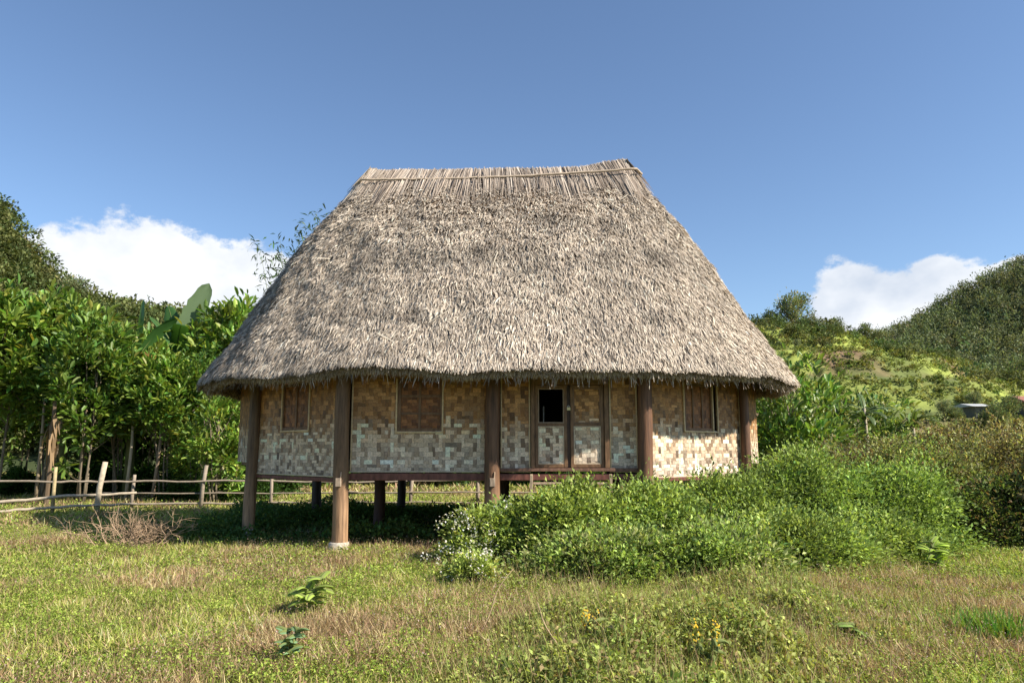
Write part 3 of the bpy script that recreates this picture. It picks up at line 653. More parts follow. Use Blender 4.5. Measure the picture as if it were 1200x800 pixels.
# door set
zt = Z_(548); dm = 2.62
dr = MB(); jw = 0.05
for a, b in ((622, 626.5), (708, 713.3)): Wf.bar(dr, fu(a), fu(b), zt, dm+0.10, -0.05, 0.055, BROWN)
Wf.bar(dr, fu(626.5)+0.002, fu(708)-0.002, dm, dm+0.10, -0.05, 0.05, BROWN)
Wf.bar(dr, fu(586), fu(750), Z_(552), zt-0.003, -0.04, 0.085, (0.16, 0.085, 0.055))
lmesh(dr, 'door_frame', M_WOOD, None, False, 0.006)
mb = MB(); weave(mb, Wf, [(fu(622), fu(713.5), dm+0.103, ZT)], 29, agez=1.2); lmesh(mb, 'wall', M_WEAVE)
def leaf_door(a, b, hole, seed, label):
    d_ = MB(); s = 0.05; zm = Z_(497); u0, u1 = fu(a), fu(b)
    Wf.bar(d_, u0, u0+s, zt+0.006, dm-0.004, -0.02, 0.028, BROWN); Wf.bar(d_, u1-s, u1, zt+0.006, dm-0.004, -0.02, 0.028, BROWN)
    for c0, c1 in ((zt+0.008, zt+0.06), (zm-0.03, zm+0.02), (dm-0.06, dm-0.006)): Wf.bar(d_, u0+s, u1-s, c0, c1, -0.018, 0.025, BROWN)
    o = lmesh(d_, 'door', M_WOOD, None, False, 0.004); o['label'] = label
    p = MB(); weave(p, Wf, [(u0+s*0.9, u1-s*0.9, zt+0.055, zm-0.025)], seed, agez=2.2, zb=zt)
    if not hole: weave(p, Wf, [(u0+s*0.9, u1-s*0.9, zm+0.017, dm-0.055)], seed+1, agez=1.85)
    lmesh(p, 'woven_panel', M_WEAVE, o)
    t = MB(); ins = s+0.001
    for c0, c1 in ((zt+0.06, zm-0.03), (zm+0.02, dm-0.06)):
        cc = GREYB if c0 < zm else ((0.30, 0.21, 0.13) if hole else BROWN)
        Wf.bar(t, u0+ins, u0+ins+0.014, c0+0.001, c1-0.001, 0.005, 0.02, cc); Wf.bar(t, u1-ins-0.014, u1-ins, c0+0.001, c1-0.001, 0.005, 0.02, cc)
        Wf.bar(t, u0+ins+0.015, u1-ins-0.015, c0+0.001, c0+0.015, 0.005, 0.02, cc); Wf.bar(t, u0+ins+0.015, u1-ins-0.015, c1-0.015, c1-0.001, 0.005, 0.02, cc)
    lmesh(t, 'panel_beading', M_BAMB, o); return o
d1 = leaf_door(627, 664.5, True, 31, 'door leaf with an open square hatch at the top')
d2 = leaf_door(668.5, 707.5, False, 41, 'closed door leaf with two woven panels')
mb = MB(); c = Wf.pt(fu(666.3), Z_(479), 0.045); mb.box(c, (0.055, 0.025, 0.05), None, (0.62, 0.52, 0.26))
pts = [c+np.array([0.018*math.cos(q), 0, 0.022+0.03*math.sin(q)]) for q in np.linspace(0, math.pi, 9)]; mb.tube(pts, 0.004, 6, (0.5, 0.5, 0.48)); lmesh(mb, 'padlock', M_BRASS, d2, False, 0.003)
mb = MB(); Wf.bar(mb, fu(664.6), fu(668.3), zt+0.01, dm-0.005, -0.03, 0.008, (0.06, 0.035, 0.022)); lmesh(mb, 'door_stop', M_WOOD, d2)
mb = MB(); mb.tube([at(637, 497, 12.5), at(637, 476, 12.5)], 0.011, 6, (0.55, 0.5, 0.42)); lmesh(mb, 'inner_stick', M_BAMB)
# left and right angled bays
Wl = Wall(PL, EL); Wr = Wall(PR, ER)
def angled(W, pxs, zlow_py, seed, open_gap, agez=1.85):
    z0 = W.hit(*((pxs[0]+pxs[1])/2, zlow_py))[1]; a, z_s = W.hit(pxs[2], 504); b, _ = W.hit(pxs[3], 504); u0, u1 = sorted((a, b))
    wall_part(W, 0.07, W.len-0.06, z0, ZT, [(u0, u1, z_s, 2.72)], seed, agez=agez)
    return u0, u1, z_s
u0, u1, z_s = angled(Wl, (303, 398, 331, 362), 555.5, 51, False)
shutter_grid(Wl, u0, u1, z_s, 2.72, 7, 2, 1)
u0, u1, z_s = angled(Wr, (762, 866, 802, 840), 557, 53, True)
f = shutter_grid(Wr, u0, u1-0.14, z_s, 2.72, 9, 3, 1)
t = MB(); Wr.bar(t, u1-0.11, u1+0.03, z_s-0.032, z_s-0.006, 0.005, 0.036, LIGHTB); Wr.bar(t, u1+0.003, u1+0.028, z_s-0.005, 2.72, 0.005, 0.03, LIGHTB); lmesh(t, 'window_frame', M_BAMB, f, False, 0.004)
# rounded ends and rear
Zs = 1.36
polyL = [EL, SLp, (CX-4.55, 17.0), (CX-2.5, 18.2), (CX+2.5, 18.2), (CX+4.55, 17.0), SRp, ER]
for k in range(len(polyL)-1):
    W = Wall(polyL[k], polyL[k+1]); mb = MB(); g0 = 0.10 if k == 6 else 0.02
    if k == 6: rects = [(0.0, W.len-0.16, 1.30, ZT)]
    else: rects = [(0.0 if k else 0.06, W.len, 1.33, ZT)]
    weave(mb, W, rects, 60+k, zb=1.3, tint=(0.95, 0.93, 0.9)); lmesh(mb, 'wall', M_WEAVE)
# floor
pl = [PL, EL, SLp, (CX-4.55, 17.0), (CX-2.5, 18.2), (CX+2.5, 18.2), (CX+4.55, 17.0), SRp, ER, PR]
mb = MB(); nP = len(pl); ins = [(CX+(x-CX)*0.985, CY+(y-CY)*0.985) for x, y in pl]
mb.add([(x, y, 1.33) for x, y in ins]+[(x, y, 1.27) for x, y in ins], [tuple(range(nP)), tuple(range(2*nP-1, nP-1, -1))]+[(i, (i+1) % nP, nP+(i+1) % nP, nP+i) for i in range(nP)], (0.16, 0.11, 0.07)); lmesh(mb, 'floor', M_WOOD)
# inner ceiling boards keep the attic dark
mb = MB(); mb.add([(x, y, 2.98) for x, y in ins]+[(x, y, 3.02) for x, y in ins], [tuple(range(nP)), tuple(range(2*nP-1, nP-1, -1))]+[(i, (i+1) % nP, nP+(i+1) % nP, nP+i) for i in range(nP)], (0.09, 0.06, 0.04)); lmesh(mb, 'ceiling', M_WOOD)
# beams
def beam(p0, p1, z0, z1, w, col, name='floor_beam'):
    p0 = np.array(p0, float); p1 = np.array(p1, float); d_ = p1-p0; L = np.linalg.norm(d_); d_ /= L; mb = MB()
    mb.box([*(p0+p1)/2, (z0+z1)/2], (L, w, z1-z0), ((d_[0], d_[1], 0), (-d_[1], d_[0], 0), (0, 0, 1)), col); return lmesh(mb, name, M_WOOD, None, False, 0.008)
zbt, zbb = Z_(552.6), Z_(562.5)
REDB = (0.15, 0.058, 0.040)
beam((X_(408), FY-0.01), (X_(573), FY-0.01), zbb, zbt-0.02, 0.10, REDB); beam((X_(586), FY-0.01), (X_(750), FY-0.01), zbb-0.0, zbt-0.03, 0.10, REDB)
zl0 = Wl.hit(350, 557.5)[1]; beam((EL[0]+0.08, EL[1]-0.06), (PL[0]-0.06, PL[1]+0.06), zl0-0.07, zl0-0.004, 0.08, REDB)
beam((PR[0]+0.06, PR[1]+0.06), (ER[0]-0.08, ER[1]-0.06), zl0-0.07, zl0-0.004, 0.08, REDB)
for yy in (15.1, 18.1): beam((CX-4.4, yy), (CX+4.4, yy), 1.14, 1.265, 0.12, RED)
for xx in np.linspace(-4.2, 4.2, 9): beam((CX+xx, 12.6 if abs(xx) < 3 else 13.9), (CX+xx, 18.0 if abs(xx) < 3 else 17), 1.20, 1.268, 0.07, RED, 'floor_joist')
# posts
def post(x, y, rad, top=3.05, foot=False, col=(0.20, 0.105, 0.07), zb=-0.15, seed=0):
    r = random.Random(seed); mb = MB(); pts = []; rd = []
    for q in range(13):
        f = q/12; pts.append((x+0.012*math.sin(f*5+seed), y+0.01*math.cos(f*4+seed), zb+(top-zb)*f)); rd.append(rad*(1.06-0.10*f)*(1+0.02*math.sin(f*17+seed)))
    mb.tube(pts, rd, 20, col, wob=0.03)
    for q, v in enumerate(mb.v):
        w = min(1, max(0, (1.25-v[2])/0.6))*(1 if foot else 0); mb.c[q] = tuple(col[c]*(0.72*(1-w))+(col[c]*0.7+(0.16, 0.10, 0.058)[c])*w for c in range(3))  # shade painted into the darker upper shaft; lower end lightened as weathered wood
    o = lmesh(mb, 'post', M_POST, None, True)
    if foot:
        m2 = MB(); z0 = float(gh(x, y)); m2.tube([(x, y, z0-0.2), (x, y, z0+0.02), (x, y, z0+0.14), (x, y, z0+0.155)], [rad*1.36, rad*1.36, rad*1.33, rad*1.2], 22, (0.46, 0.41, 0.33), wob=0.06); lmesh(m2, 'footing', M_CONC, o, True)
    return o
YF = 11.87
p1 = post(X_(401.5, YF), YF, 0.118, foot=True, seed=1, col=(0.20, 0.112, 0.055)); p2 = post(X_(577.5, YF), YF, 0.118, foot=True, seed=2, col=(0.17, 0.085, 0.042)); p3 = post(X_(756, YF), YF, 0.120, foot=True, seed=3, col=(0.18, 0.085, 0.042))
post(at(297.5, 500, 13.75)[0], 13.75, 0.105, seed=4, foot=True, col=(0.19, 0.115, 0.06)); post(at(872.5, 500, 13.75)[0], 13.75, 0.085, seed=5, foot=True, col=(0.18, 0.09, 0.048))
for px, pp in ((396.5, p1), (577, p2)):
    mb = MB(); c = at(px, 565, 11.72); mb.box(c, (0.085, 0.06, 0.13), None, (0.36, 0.27, 0.19)); mb.tube([c+np.array([0.03, 0, 0.06]), c+np.array([0.035, 0.02, 0.16])], 0.012, 6, (0.40, 0.27, 0.17)); lmesh(mb, 'wedge_block', M_WOOD, pp, False, 0.006)
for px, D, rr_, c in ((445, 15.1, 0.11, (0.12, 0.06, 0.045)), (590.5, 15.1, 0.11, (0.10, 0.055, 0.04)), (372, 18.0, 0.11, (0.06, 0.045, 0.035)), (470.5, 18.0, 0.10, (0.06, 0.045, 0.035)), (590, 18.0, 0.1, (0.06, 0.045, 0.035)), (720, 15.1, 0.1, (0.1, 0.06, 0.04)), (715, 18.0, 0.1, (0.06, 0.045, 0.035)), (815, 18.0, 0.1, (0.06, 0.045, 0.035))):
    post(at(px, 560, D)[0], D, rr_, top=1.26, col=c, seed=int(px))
# rafters that show under the eaves at both ends
for k, a in enumerate(np.linspace(0, 1, 37)[:-1]):
    P = roof_pt(np.array([a]), np.array([0.02]), -0.33)[0]; Q = roof_pt(np.array([a]), np.array([0.5]), -0.36)[0]; mb = MB(); mb.tube([P, Q], 0.035, 7, (0.12, 0.08, 0.05)); lmesh(mb, 'rafter', M_WOOD, roof_core, True)

# low bench of raw boards in front of the door
bench = empty('wooden_bench', (X_(668, 11.6), 11.6, 0), 'rough low wooden bench standing below the door, half hidden by shrubs', 'bench')
def bpart(mb, name):
    me = mb.mesh(name, M_WOOD); me.transform(Matrix.Translation(-Vector(bench.location))); o = link(name, me, bench); m_ = o.modifiers.new('bevel', 'BEVEL'); m_.width = 0.004; return o
LW = (0.42, 0.31, 0.20)
zt_ = Z_(566, 11.6)
for px, D in ((622.5, 11.5), (714.5, 11.5), (622.5, 11.82), (714.5, 11.82)):
    mb = MB(); top = Z_(556 if px < 700 else 556, 11.5); mb.box((X_(px, D), D, top/2-0.05), (0.045, 0.04, top+0.1), None, LW); bpart(mb, 'leg')
for dy, dz in ((11.57, 0), (11.70, -0.012)):
    mb = MB(); mb.box((X_(668, dy), dy, zt_+dz), (X_(712, dy)-X_(625, dy), 0.11, 0.03), None, LW); bpart(mb, 'board')
mb = MB(); mb.box((X_(668, 11.545), 11.46, Z_(588, 11.5)), (X_(712, 11.5)-X_(625, 11.5), 0.025, 0.06), None, LW); bpart(mb, 'rail')
# ------------------------------------------------------------------ rustic pole fence behind
fence = empty('pole_fence', (-6, 20.5, 0), 'long rustic fence of round poles running behind the house', 'fence')
def fpart(mb, name, label=None):
    me = mb.mesh(name, M_TWIG, True); me.transform(Matrix.Translation(-Vector(fence.location))); o = link(name, me, fence)
    if label: o['label'] = label
def rail(pix, rad, col, seed):
    rad *= 0.66; r = random.Random(seed); mb = MB(); P = [at(*p) for p in pix]; pts = []
    for i in range(len(P)-1):
        for q in range(8): f = q/8; pts.append(P[i]*(1-f)+P[i+1]*f+np.array([0, 0, r.uniform(-0.015, 0.015)]))
    pts.append(P[-1]); n = len(pts); mb.tube(pts, [rad*(1-0.25*k/n)*(1+0.12*r.random()) for k in range(n)], 7, col); fpart(mb, 'rail')
PALE = (0.40, 0.33, 0.24); GREY = (0.29, 0.235, 0.175)
rail([(-140, 563, 18.8), (60, 564, 19.2), (150, 564, 19.8), (300, 563, 20.3)], 0.045, GREY, 1)
rail([(-140, 596, 17.3), (0, 588, 18.0), (80, 581, 18.6), (160, 577, 19.4)], 0.06, PALE, 2)
rail([(-140, 604, 17.0), (0, 599, 17.8), (80, 593, 18.6), (160, 590, 19.3)], 0.055, PALE, 3)
rail([(118, 577, 19.9), (300, 578, 20.4), (420, 576, 20.6)], 0.03, GREY, 4)
rail([(150, 591, 19.9), (300, 589, 20.4), (440, 588, 20.6), (570, 589, 20.7)], 0.045, GREY, 5)
rail([(296, 563, 20.4), (420, 565, 20.7), (560, 562, 20.9), (700, 562, 21)], 0.04, GREY, 6)
rail([(400, 577, 20.6), (560, 576, 20.8), (700, 577, 21)], 0.035, GREY, 7)
for (px, top, D, rad, col, lean, lb) in ((119, 541, 18.9, 0.068, (0.46, 0.38, 0.27), 0.07, 'thick pale leaning post'), (64, 547, 18.6, 0.045, (0.38, 0.30, 0.16), 0.0, None), (156, 556, 19.9, 0.045, GREY, 0.02, None), (239, 545, 20.1, 0.052, GREY, 0.05, None),
        (318, 560, 20.4, 0.045, GREY, 0, None), (482, 558, 20.7, 0.05, GREY, 0.03, None), (-60, 550, 18.3, 0.06, GREY, 0, None), (560, 558, 20.9, 0.05, GREY, 0, None), (650, 556, 21, 0.05, GREY, 0, None)):
    P = at(px, top, D); mb = MB(); z0 = -0.15; mb.tube([(P[0]-lean, D+0.06, z0), (P[0]-lean*0.4, D+0.05, P[2]*0.5), (P[0]+lean, D+0.05, P[2])], [rad, rad*0.97, rad*0.9], 10, col, wob=0.06); fpart(mb, 'fence_post', lb)

# ------------------------------------------------------------------ trees left, behind the fence
LG = (0.085, 0.16, 0.028)
protos = [
 make_tree('broadleaf_tree', 'x', 'tree', 101, 6, 1.7, 2.0, 4.6, 130, 26, (0.17, 0.26, 0.042), 0.34, lw=0.36, trunk_r=0.045, trunks=3, low=0.0),
 make_tree('broadleaf_tree', 'x', 'tree', 102, 6, 1.5, 2.4, 4.4, 125, 26, (0.14, 0.225, 0.038), 0.32, lw=0.36, trunk_r=0.04, trunks=3, low=0.03),
 make_tree('broadleaf_tree', 'x', 'tree', 103, 6, 1.9, 1.9, 4.4, 130, 26, (0.19, 0.275, 0.048), 0.33, lw=0.36, trunk_r=0.05, trunks=2, low=0.02),
 make_tree('broadleaf_tree', 'x', 'tree', 104, 5, 1.4, 1.8, 3.0, 90, 28, (0.20, 0.29, 0.05), 0.27, trunk_r=0.045, trunks=3, low=0.25)]
def T(px, toppy, D):       # ground spot and height for a tree whose top is at this pixel
    P = at(px, toppy, D); return P[0], P[2]
front_tr = [ # px, top px, depth, proto, label
 (14, 345, 22.5, 0, 'leafy tree at the picture\'s left edge, just behind the fence'),
 (66, 350, 23.5, 2, 'leafy tree behind the fence between the thin bamboo stake and the left edge'),
 (112, 365, 22.2, 1, 'bright leafy tree behind the thick pale leaning fence post'),
 (150, 405, 24.0, 2, 'leafy tree just left of the banana plants'),
 (204, 416, 22.8, 0, 'leafy tree in front of the banana plants'),
 (250, 410, 24.5, 1, 'leafy tree right of the banana plants, near the roof\'s left corner'),
 (286, 352, 26.0, 0, 'tall leafy tree whose top touches the left slope of the thatched roof'),
 (322, 372, 27.0, 2, 'leafy tree mostly hidden behind the left end of the house'),
 (-38, 340, 23.5, 1, 'leafy tree only partly in view at the left border'),
 (-110, 345, 23.0, 2, 'leafy tree just outside the left border'),
]
H0 = [6.6, 6.7, 6.1, 4.8]
used = [False]*4
def place_tree(px, top, D, k, label, group=None, rz=0.0, cat=None):
    x, h = T(px, top, D); s = h/H0[k]; root = protos[k]
    if not used[k]:
        used[k] = True; root.location = (x, D, 0); root.rotation_euler = (0, 0, rz); root.scale = (s,)*3; root['label'] = label
        if group: root['group'] = group
    else: root = dup(protos[k], (x, D, 0), rz, label, group, s)
    return root
for i, (px, top, D, k, lb) in enumerate(front_tr): place_tree(px, top, D, k, lb, None, i*1.7)
sap = [(262, 452, 21.8, 'low bright sapling close to the house\'s left wall'), (226, 492, 23.0, 'low leafy sapling just behind the grey fence post')]
for i, (px, top, D, lb) in enumerate(sap): place_tree(px, top, D, 3, lb, None, i*2.1+0.4)
for i in range(22):
    px = -150+i*26+random.uniform(-8, 8); D = 28+(i % 3)*3+random.uniform(-0.6, 0.6)
    place_tree(px, 400+random.uniform(-8, 22)+(12 if px > 330 else 0), D, i % 3, 'dense leafy tree in the dark back rows behind the fence', 'back rows of trees behind the fence', i*2.3)

# thin bare trunks seen under the canopy
for i, (px, top, D, lean, c, lb) in enumerate([(50, 490, 22.3, 0.0, (0.30, 0.23, 0.15), 'thin bare trunk left of the hanging dry banana leaves'), (74, 470, 22.4, 0.35, (0.26, 0.20, 0.14), 'slanting thin trunk just right of the bamboo stake'), (101, 470, 22.6, 0.02, (0.36, 0.25, 0.15), 'straight reddish thin trunk left of the thick pale post'),
        (155, 500, 22.6, 0.05, (0.40, 0.33, 0.23), 'pale thin trunk behind the dark short fence post'), (188, 500, 22.4, 0.12, (0.25, 0.18, 0.12), 'brown thin trunk right of the dark short fence post'), (245, 455, 22.6, 0.08, (0.34, 0.28, 0.13), 'yellowish thin trunk beside the grey fence post'), (279, 500, 22.6, 0.0, (0.28, 0.2, 0.14), 'thin trunk close to the house\'s left wall')]):
    P = at(px, top, D); r0 = empty('sapling_trunk', (P[0], D, 0), lb, 'tree', 'bare thin trunks behind the fence'); mb = MB()
    mb.tube([(-lean, 0, -0.1), (-lean*0.4, 0.03, P[2]*0.4), (0.03, 0, P[2]*0.8), (0, 0, P[2]+0.6)], [0.055, 0.05, 0.045, 0.03], 7, c, wob=0.1); mb.build('trunk', M_BARK, r0, True)
    rg = np.random.default_rng(900+i); n = 260; t_ = rg.random(n); Pp = np.stack([rg.normal(0, 0.4, n), rg.normal(0, 0.35, n), P[2]+0.75+rg.normal(0, 0.35, n)], -1)
    V, F, C = leaves(Pp, randdir(n, rg)+[0, 0, 0.3], 0.2*rg.uniform(0.6, 1.2, n), 0.08, tone(LG, n, rg)); link('crown', mesh_np('crown', V, F, C, M_LEAF), r0)
# undergrowth in the shade of the grove
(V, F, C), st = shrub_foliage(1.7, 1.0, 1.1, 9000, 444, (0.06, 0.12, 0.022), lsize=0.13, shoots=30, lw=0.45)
ug_me = mesh_np('foliage', V, F, C, M_LEAFM); st_me = st.mesh('stems', M_TWIG, True)
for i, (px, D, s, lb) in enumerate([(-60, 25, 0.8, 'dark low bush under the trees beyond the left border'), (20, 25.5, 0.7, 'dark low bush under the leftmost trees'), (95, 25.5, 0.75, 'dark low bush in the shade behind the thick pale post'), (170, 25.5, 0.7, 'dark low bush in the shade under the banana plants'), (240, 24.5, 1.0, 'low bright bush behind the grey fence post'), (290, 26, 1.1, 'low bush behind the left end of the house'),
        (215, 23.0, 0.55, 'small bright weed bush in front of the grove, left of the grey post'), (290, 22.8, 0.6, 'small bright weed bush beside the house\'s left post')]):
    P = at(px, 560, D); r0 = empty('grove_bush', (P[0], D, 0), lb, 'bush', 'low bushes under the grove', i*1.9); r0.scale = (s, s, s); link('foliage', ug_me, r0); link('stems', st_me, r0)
for i in range(9):
    r0 = empty('grove_bush', (-16+i*3.0, 33+(i % 2)*1.5, 0), 'bush in the dark back rows behind the fence', 'bush', 'bushes of the back rows', i*1.3); r0.scale = (1.8, 1.6, 2.0); link('foliage', ug_me, r0); link('stems', st_me, r0)

# banana plants
def banana_leaf(mb, base, az, el0, L, W, droop, col, tear=0.0, seed=0, roll=0.0):
    r = random.Random(seed); n = 16; p = np.array(base, float); e = el0; h = np.array([math.cos(az), math.sin(az), 0]); side = np.array([-h[1], h[0], 0]); pts = []; 
    for q in range(n+1):
        pts.append(p.copy()); d_ = h*math.cos(e)+np.array([0, 0, math.sin(e)]); p = p+d_*L/n; e -= droop/n*(0.4+1.2*q/n)
    V = []; F = []
    for q in range(n+1):
        f = q/n; w = W*max(0.03, math.sin(math.pi*min(1, f*0.93+0.07))**0.38)*0.5*(1 if f > 0.12 else 0.12+f*5); d_ = pts[min(q+1, n)]-pts[max(q-1, 0)]; d_ /= np.linalg.norm(d_); s = side*math.cos(roll)+np.cross(side, d_)*math.sin(roll); nn = np.cross(d_, s)
        if nn[2] < 0: nn = -nn
        w1 = w*(1+r.uniform(-0.12, 0.06)*tear); w2 = w*(1+r.uniform(-0.12, 0.06)*tear)
        V += [pts[q]-s*w1-nn*w*0.12, pts[q]-s*w1*0.5+nn*w*0.10, pts[q]-nn*w*0.05, pts[q]+s*w2*0.5+nn*w*0.10, pts[q]+s*w2-nn*w*0.12]
    for q in range(n):
        for k in range(4): F.append((q*5+k, q*5+k+1, q*5+k+6, q*5+k+5))
    mb.add(V, F, col)
    mb.tube(pts, [0.022*(1-0.8*q/n) for q in range(n+1)], 5, (0.22, 0.26, 0.08), caps=False)
def banana(loc, h, specs, label, seed):
    r0 = empty('banana_plant', loc, label, 'banana plant'); mb = MB(); mb.tube([(0, 0, -0.1), (0.03, 0, h*0.5), (0, 0.03, h)], [0.16, 0.13, 0.08], 10, (0.14, 0.15, 0.06), wob=0.1); mb.build('trunk', M_BARK, r0, True)
    for k, (az, el, L, W, dr, col, roll) in enumerate(specs):
        mb = MB(); banana_leaf(mb, (0, 0, h-0.05), az, el, L, W, dr, col, 1.0, seed+k, roll); mb.build('leaf', M_LEAF, r0, True)
    return r0
BG = (0.045, 0.115, 0.025); BP = (0.13, 0.19, 0.09)
Pb = at(205, 400, 25.5)
banana((Pb[0]+0.1, 25.5, 0), 4.9, [(0.25, 1.28, 2.7, 0.80, 0.15, BP, 1.25), (2.6, 1.30, 1.9, 0.6, 0.3, BG, 0.9), (3.4, 1.1, 1.6, 0.5, 0.5, (0.05, 0.13, 0.03), 0.3), (5.2, 0.9, 2.0, 0.55, 1.4, BG, 0.2), (1.2, 0.8, 2.0, 0.55, 1.2, BG, 0)], 'banana plant with one tall upright pale leaf rising above the trees', 1)
Pb = at(160, 420, 24.2)
banana((Pb[0], 24.2, 0), 4.5, [(1.9, 1.42, 2.2, 0.62, 0.2, (0.10, 0.21, 0.05), 1.2), (0.4, 1.15, 1.9, 0.55, 0.7, BG, 0.6), (3.0, 0.7, 2.0, 0.5, 1.2, BG, 0.2), (4.6, 0.6, 1.8, 0.5, 1.6, (0.10, 0.17, 0.04), 0.1), (5.6, 0.4, 1.6, 0.5, 1.5, (0.22, 0.13, 0.03), 0.1)], 'banana plant with one bright upright leaf, left of the tall pale leaf', 20)
Pb = at(82, 420, 24.0)
banana((Pb[0], 24.0, 0), 4.0, [(2.6, 0.9, 2.0, 0.6, 0.9, (0.07, 0.17, 0.03), 0.9), (0.6, 0.7, 2.0, 0.55, 1.2, BG, 0.2), (4.4, 0.7, 1.8, 0.5, 1.6, BG, 0.1)], 'banana plant with drooping dark leaves among the left trees', 30)
# dry hanging banana leaves
r0 = empty('dry_banana_leaves', (at(60, 520, 21.2)[0], 21.2, 0), 'bunch of dry brown banana leaves hanging left of the bamboo stake', 'dry leaves'); mb = MB(); rg = random.Random(4)
top = Z_(482, 21.2)
for k in range(26):
    a = rg.uniform(0, 6.28); L = rg.uniform(0.5, 1.25); z = top-rg.uniform(0, 0.5); q = np.array([math.cos(a), math.sin(a), 0])*rg.uniform(0.08, 0.22); w = rg.uniform(0.03, 0.07)
    s = np.array([-math.sin(a), math.cos(a), 0])*w; P0 = np.array([0, 0, z]); P1 = P0+q-np.array([0, 0, L*0.4]); P2 = P0+q*rg.uniform(0.6, 1.8)-np.array([0, 0, L])
    mb.add([P0-s*0.3, P0+s*0.3, P1+s, P1-s, P2+s*0.3, P2-s*0.3], [(0, 1, 2, 3), (3, 2, 4, 5)], tuple(np.array((0.36, 0.24, 0.13))*rg.uniform(0.5, 1.3)))
mb.tube([(0, 0, -0.1), (0.02, 0, top*0.5), (0, 0, top+0.3)], [0.07, 0.06, 0.05], 7, (0.2, 0.14, 0.09)); mb.build('hanging_leaves', M_LEAFM, r0)

# bamboo whose tips rise over the roof's left slope
r0 = empty('bamboo_clump', (at(330, 300, 27)[0], 27, 0), 'wispy bamboo tips rising above the left slope of the roof', 'bamboo'); mb = MB(); rg = np.random.default_rng(5); LP = []; LD = []
for (px, py) in ((303, 286), (318, 300), (335, 296), (352, 262), (372, 246), (383, 252), (362, 270), (345, 310), (328, 280)):
    Pt = at(px, py, 27)-np.array(r0.location); b = np.array([rg.normal(0.5, 0.4), rg.normal(0, 0.3), 0]); pts = [b*(1-f)+np.array([Pt[0]*f**2.2+b[0]*(f-f**2.2), Pt[1], Pt[2]*f**0.9]) for f in np.linspace(0, 1, 16)]; mb.tube(pts, [0.04*(1-0.92*f) for f in np.linspace(0, 1, 16)], 6, (0.20, 0.22, 0.09), caps=False)
    for q in range(8, 16):
        for s_ in range(16):
            LP.append(pts[q]+rg.normal(0, 0.10+0.10*(q/16), 3)+[-0.05, 0, -0.1]); LD.append(rg.normal(0, 1, 3)+[-0.1, 0, -0.35])
mb.build('culm', M_BARK, r0, True); LP = np.array(LP); V, F, C = leaves(LP, np.array(LD), 0.30*rg.uniform(0.6, 1.3, len(LP)), 0.06, tone((0.075, 0.12, 0.035), len(LP), rg)); link('foliage', mesh_np('foliage', V, F, C, M_LEAFM), r0)

# ------------------------------------------------------------------ trees right of the house
bl = [make_tree('broadleaf_tree', 'slim large leaved tree touching the roof\'s right corner', 'tree', 201, 4, 0.95, 1.75, 2.4, 80, 20, (0.17, 0.26, 0.05), 0.25, lw=0.36, trunk_r=0.04, trunks=1, low=0.2, clr=0.26, up=0.5),
      make_tree('broadleaf_tree', 'x', 'tree', 202, 4, 1.2, 1.3, 1.9, 70, 20, (0.16, 0.23, 0.05), 0.26, lw=0.33, trunk_r=0.035, trunks=2, low=0.15, clr=0.26, up=0.1)]
P = at(930, 415, 19); bl[0].location = (P[0], 19, 0); bl[0].scale = (1.0, 1.0, 0.95)
bl2 = dup(bl[0], (at(900, 500, 20.5)[0], 20.5, 0), 2.2, 'leafy tree just behind the right end of the house', None, 0.86)
P = at(1010, 448, 24); bl[1].location = (P[0], 24, 0); bl[1]['label'] = 'tree with long drooping leaves on the slope right of the house'; bl[1].scale = (1.1, 1.1, 1.05)
dup(bl[1], (at(960, 480, 22)[0], 22, 0), 1.4, 'small leafy tree between the slim tree and the drooping one', None, 0.92)
def droop_plant(px, top, D, label, seed, pal=(0.10, 0.15, 0.05)):
    P = at(px, top, D); r0 = empty('papaya_tree', (P[0], D, 0), label, 'papaya tree'); h = P[2]-0.3; mb = MB(); mb.tube([(0, 0, -0.1), (0.04, 0, h*0.5), (0, 0, h)], [0.06, 0.05, 0.035], 8, (0.33, 0.28, 0.2)); mb.build('trunk', M_BARK, r0, True); rg = random.Random(seed)
    lv = MB()
    for k in range(15):
        az = k*2.4+rg.uniform(-0.3, 0.3); el = rg.uniform(-0.3, 1.2); banana_leaf(lv, (0, 0, h-rg.uniform(0, 0.4)), az, el, rg.uniform(0.6, 0.95), rg.uniform(0.13, 0.19), rg.uniform(0.9, 1.9), tuple(np.array(pal)*rg.uniform(0.7, 1.4)), 1, seed+k, rg.uniform(-0.3, 0.3))
    lv.build('leaves', M_LEAF, r0, True)
droop_plant(1012, 466, 21.5, 'small papaya tree with drooping leaves above the shrubs', 60)
droop_plant(1068, 476, 23, 'small papaya tree nearest the far roofs, above the brown shrubs', 80, (0.12, 0.17, 0.05))

# ------------------------------------------------------------------ shrubs in front and at the right
SG = (0.235, 0.315, 0.085); SG2 = (0.30, 0.365, 0.095); OL = (0.27, 0.285, 0.115); OB = (0.26, 0.225, 0.105)
def S(px, D, rx, ry, rz, n, seed, base, label, **k):
    P = at(px, 560, D); return make_shrub(k.pop('name', 'shrub'), (P[0], D, float(gh(P[0], D))-0.03), rx, ry, rz, n, seed, base, label, **k)
S(598, 10.9, 0.75, 0.6, 0.80, 16000, 301, SG, 'leafy green shrub hiding the foot of the middle front post', base2=SG2, lsize=0.066)
S(672, 10.7, 0.95, 0.75, 1.06, 30000, 302, SG2, 'tall leafy shrub right below the door', base2=SG, lsize=0.066, shoots=60)
S(765, 10.9, 1.0, 0.8, 1.08, 32000, 303, SG, 'green shrub hiding the foot of the right front post', base2=SG2, lsize=0.060)
S(850, 11.4, 1.05, 0.85, 1.17, 32000, 304, SG, 'green shrub against the sunlit woven wall bay', base2=SG2, lsize=0.060)
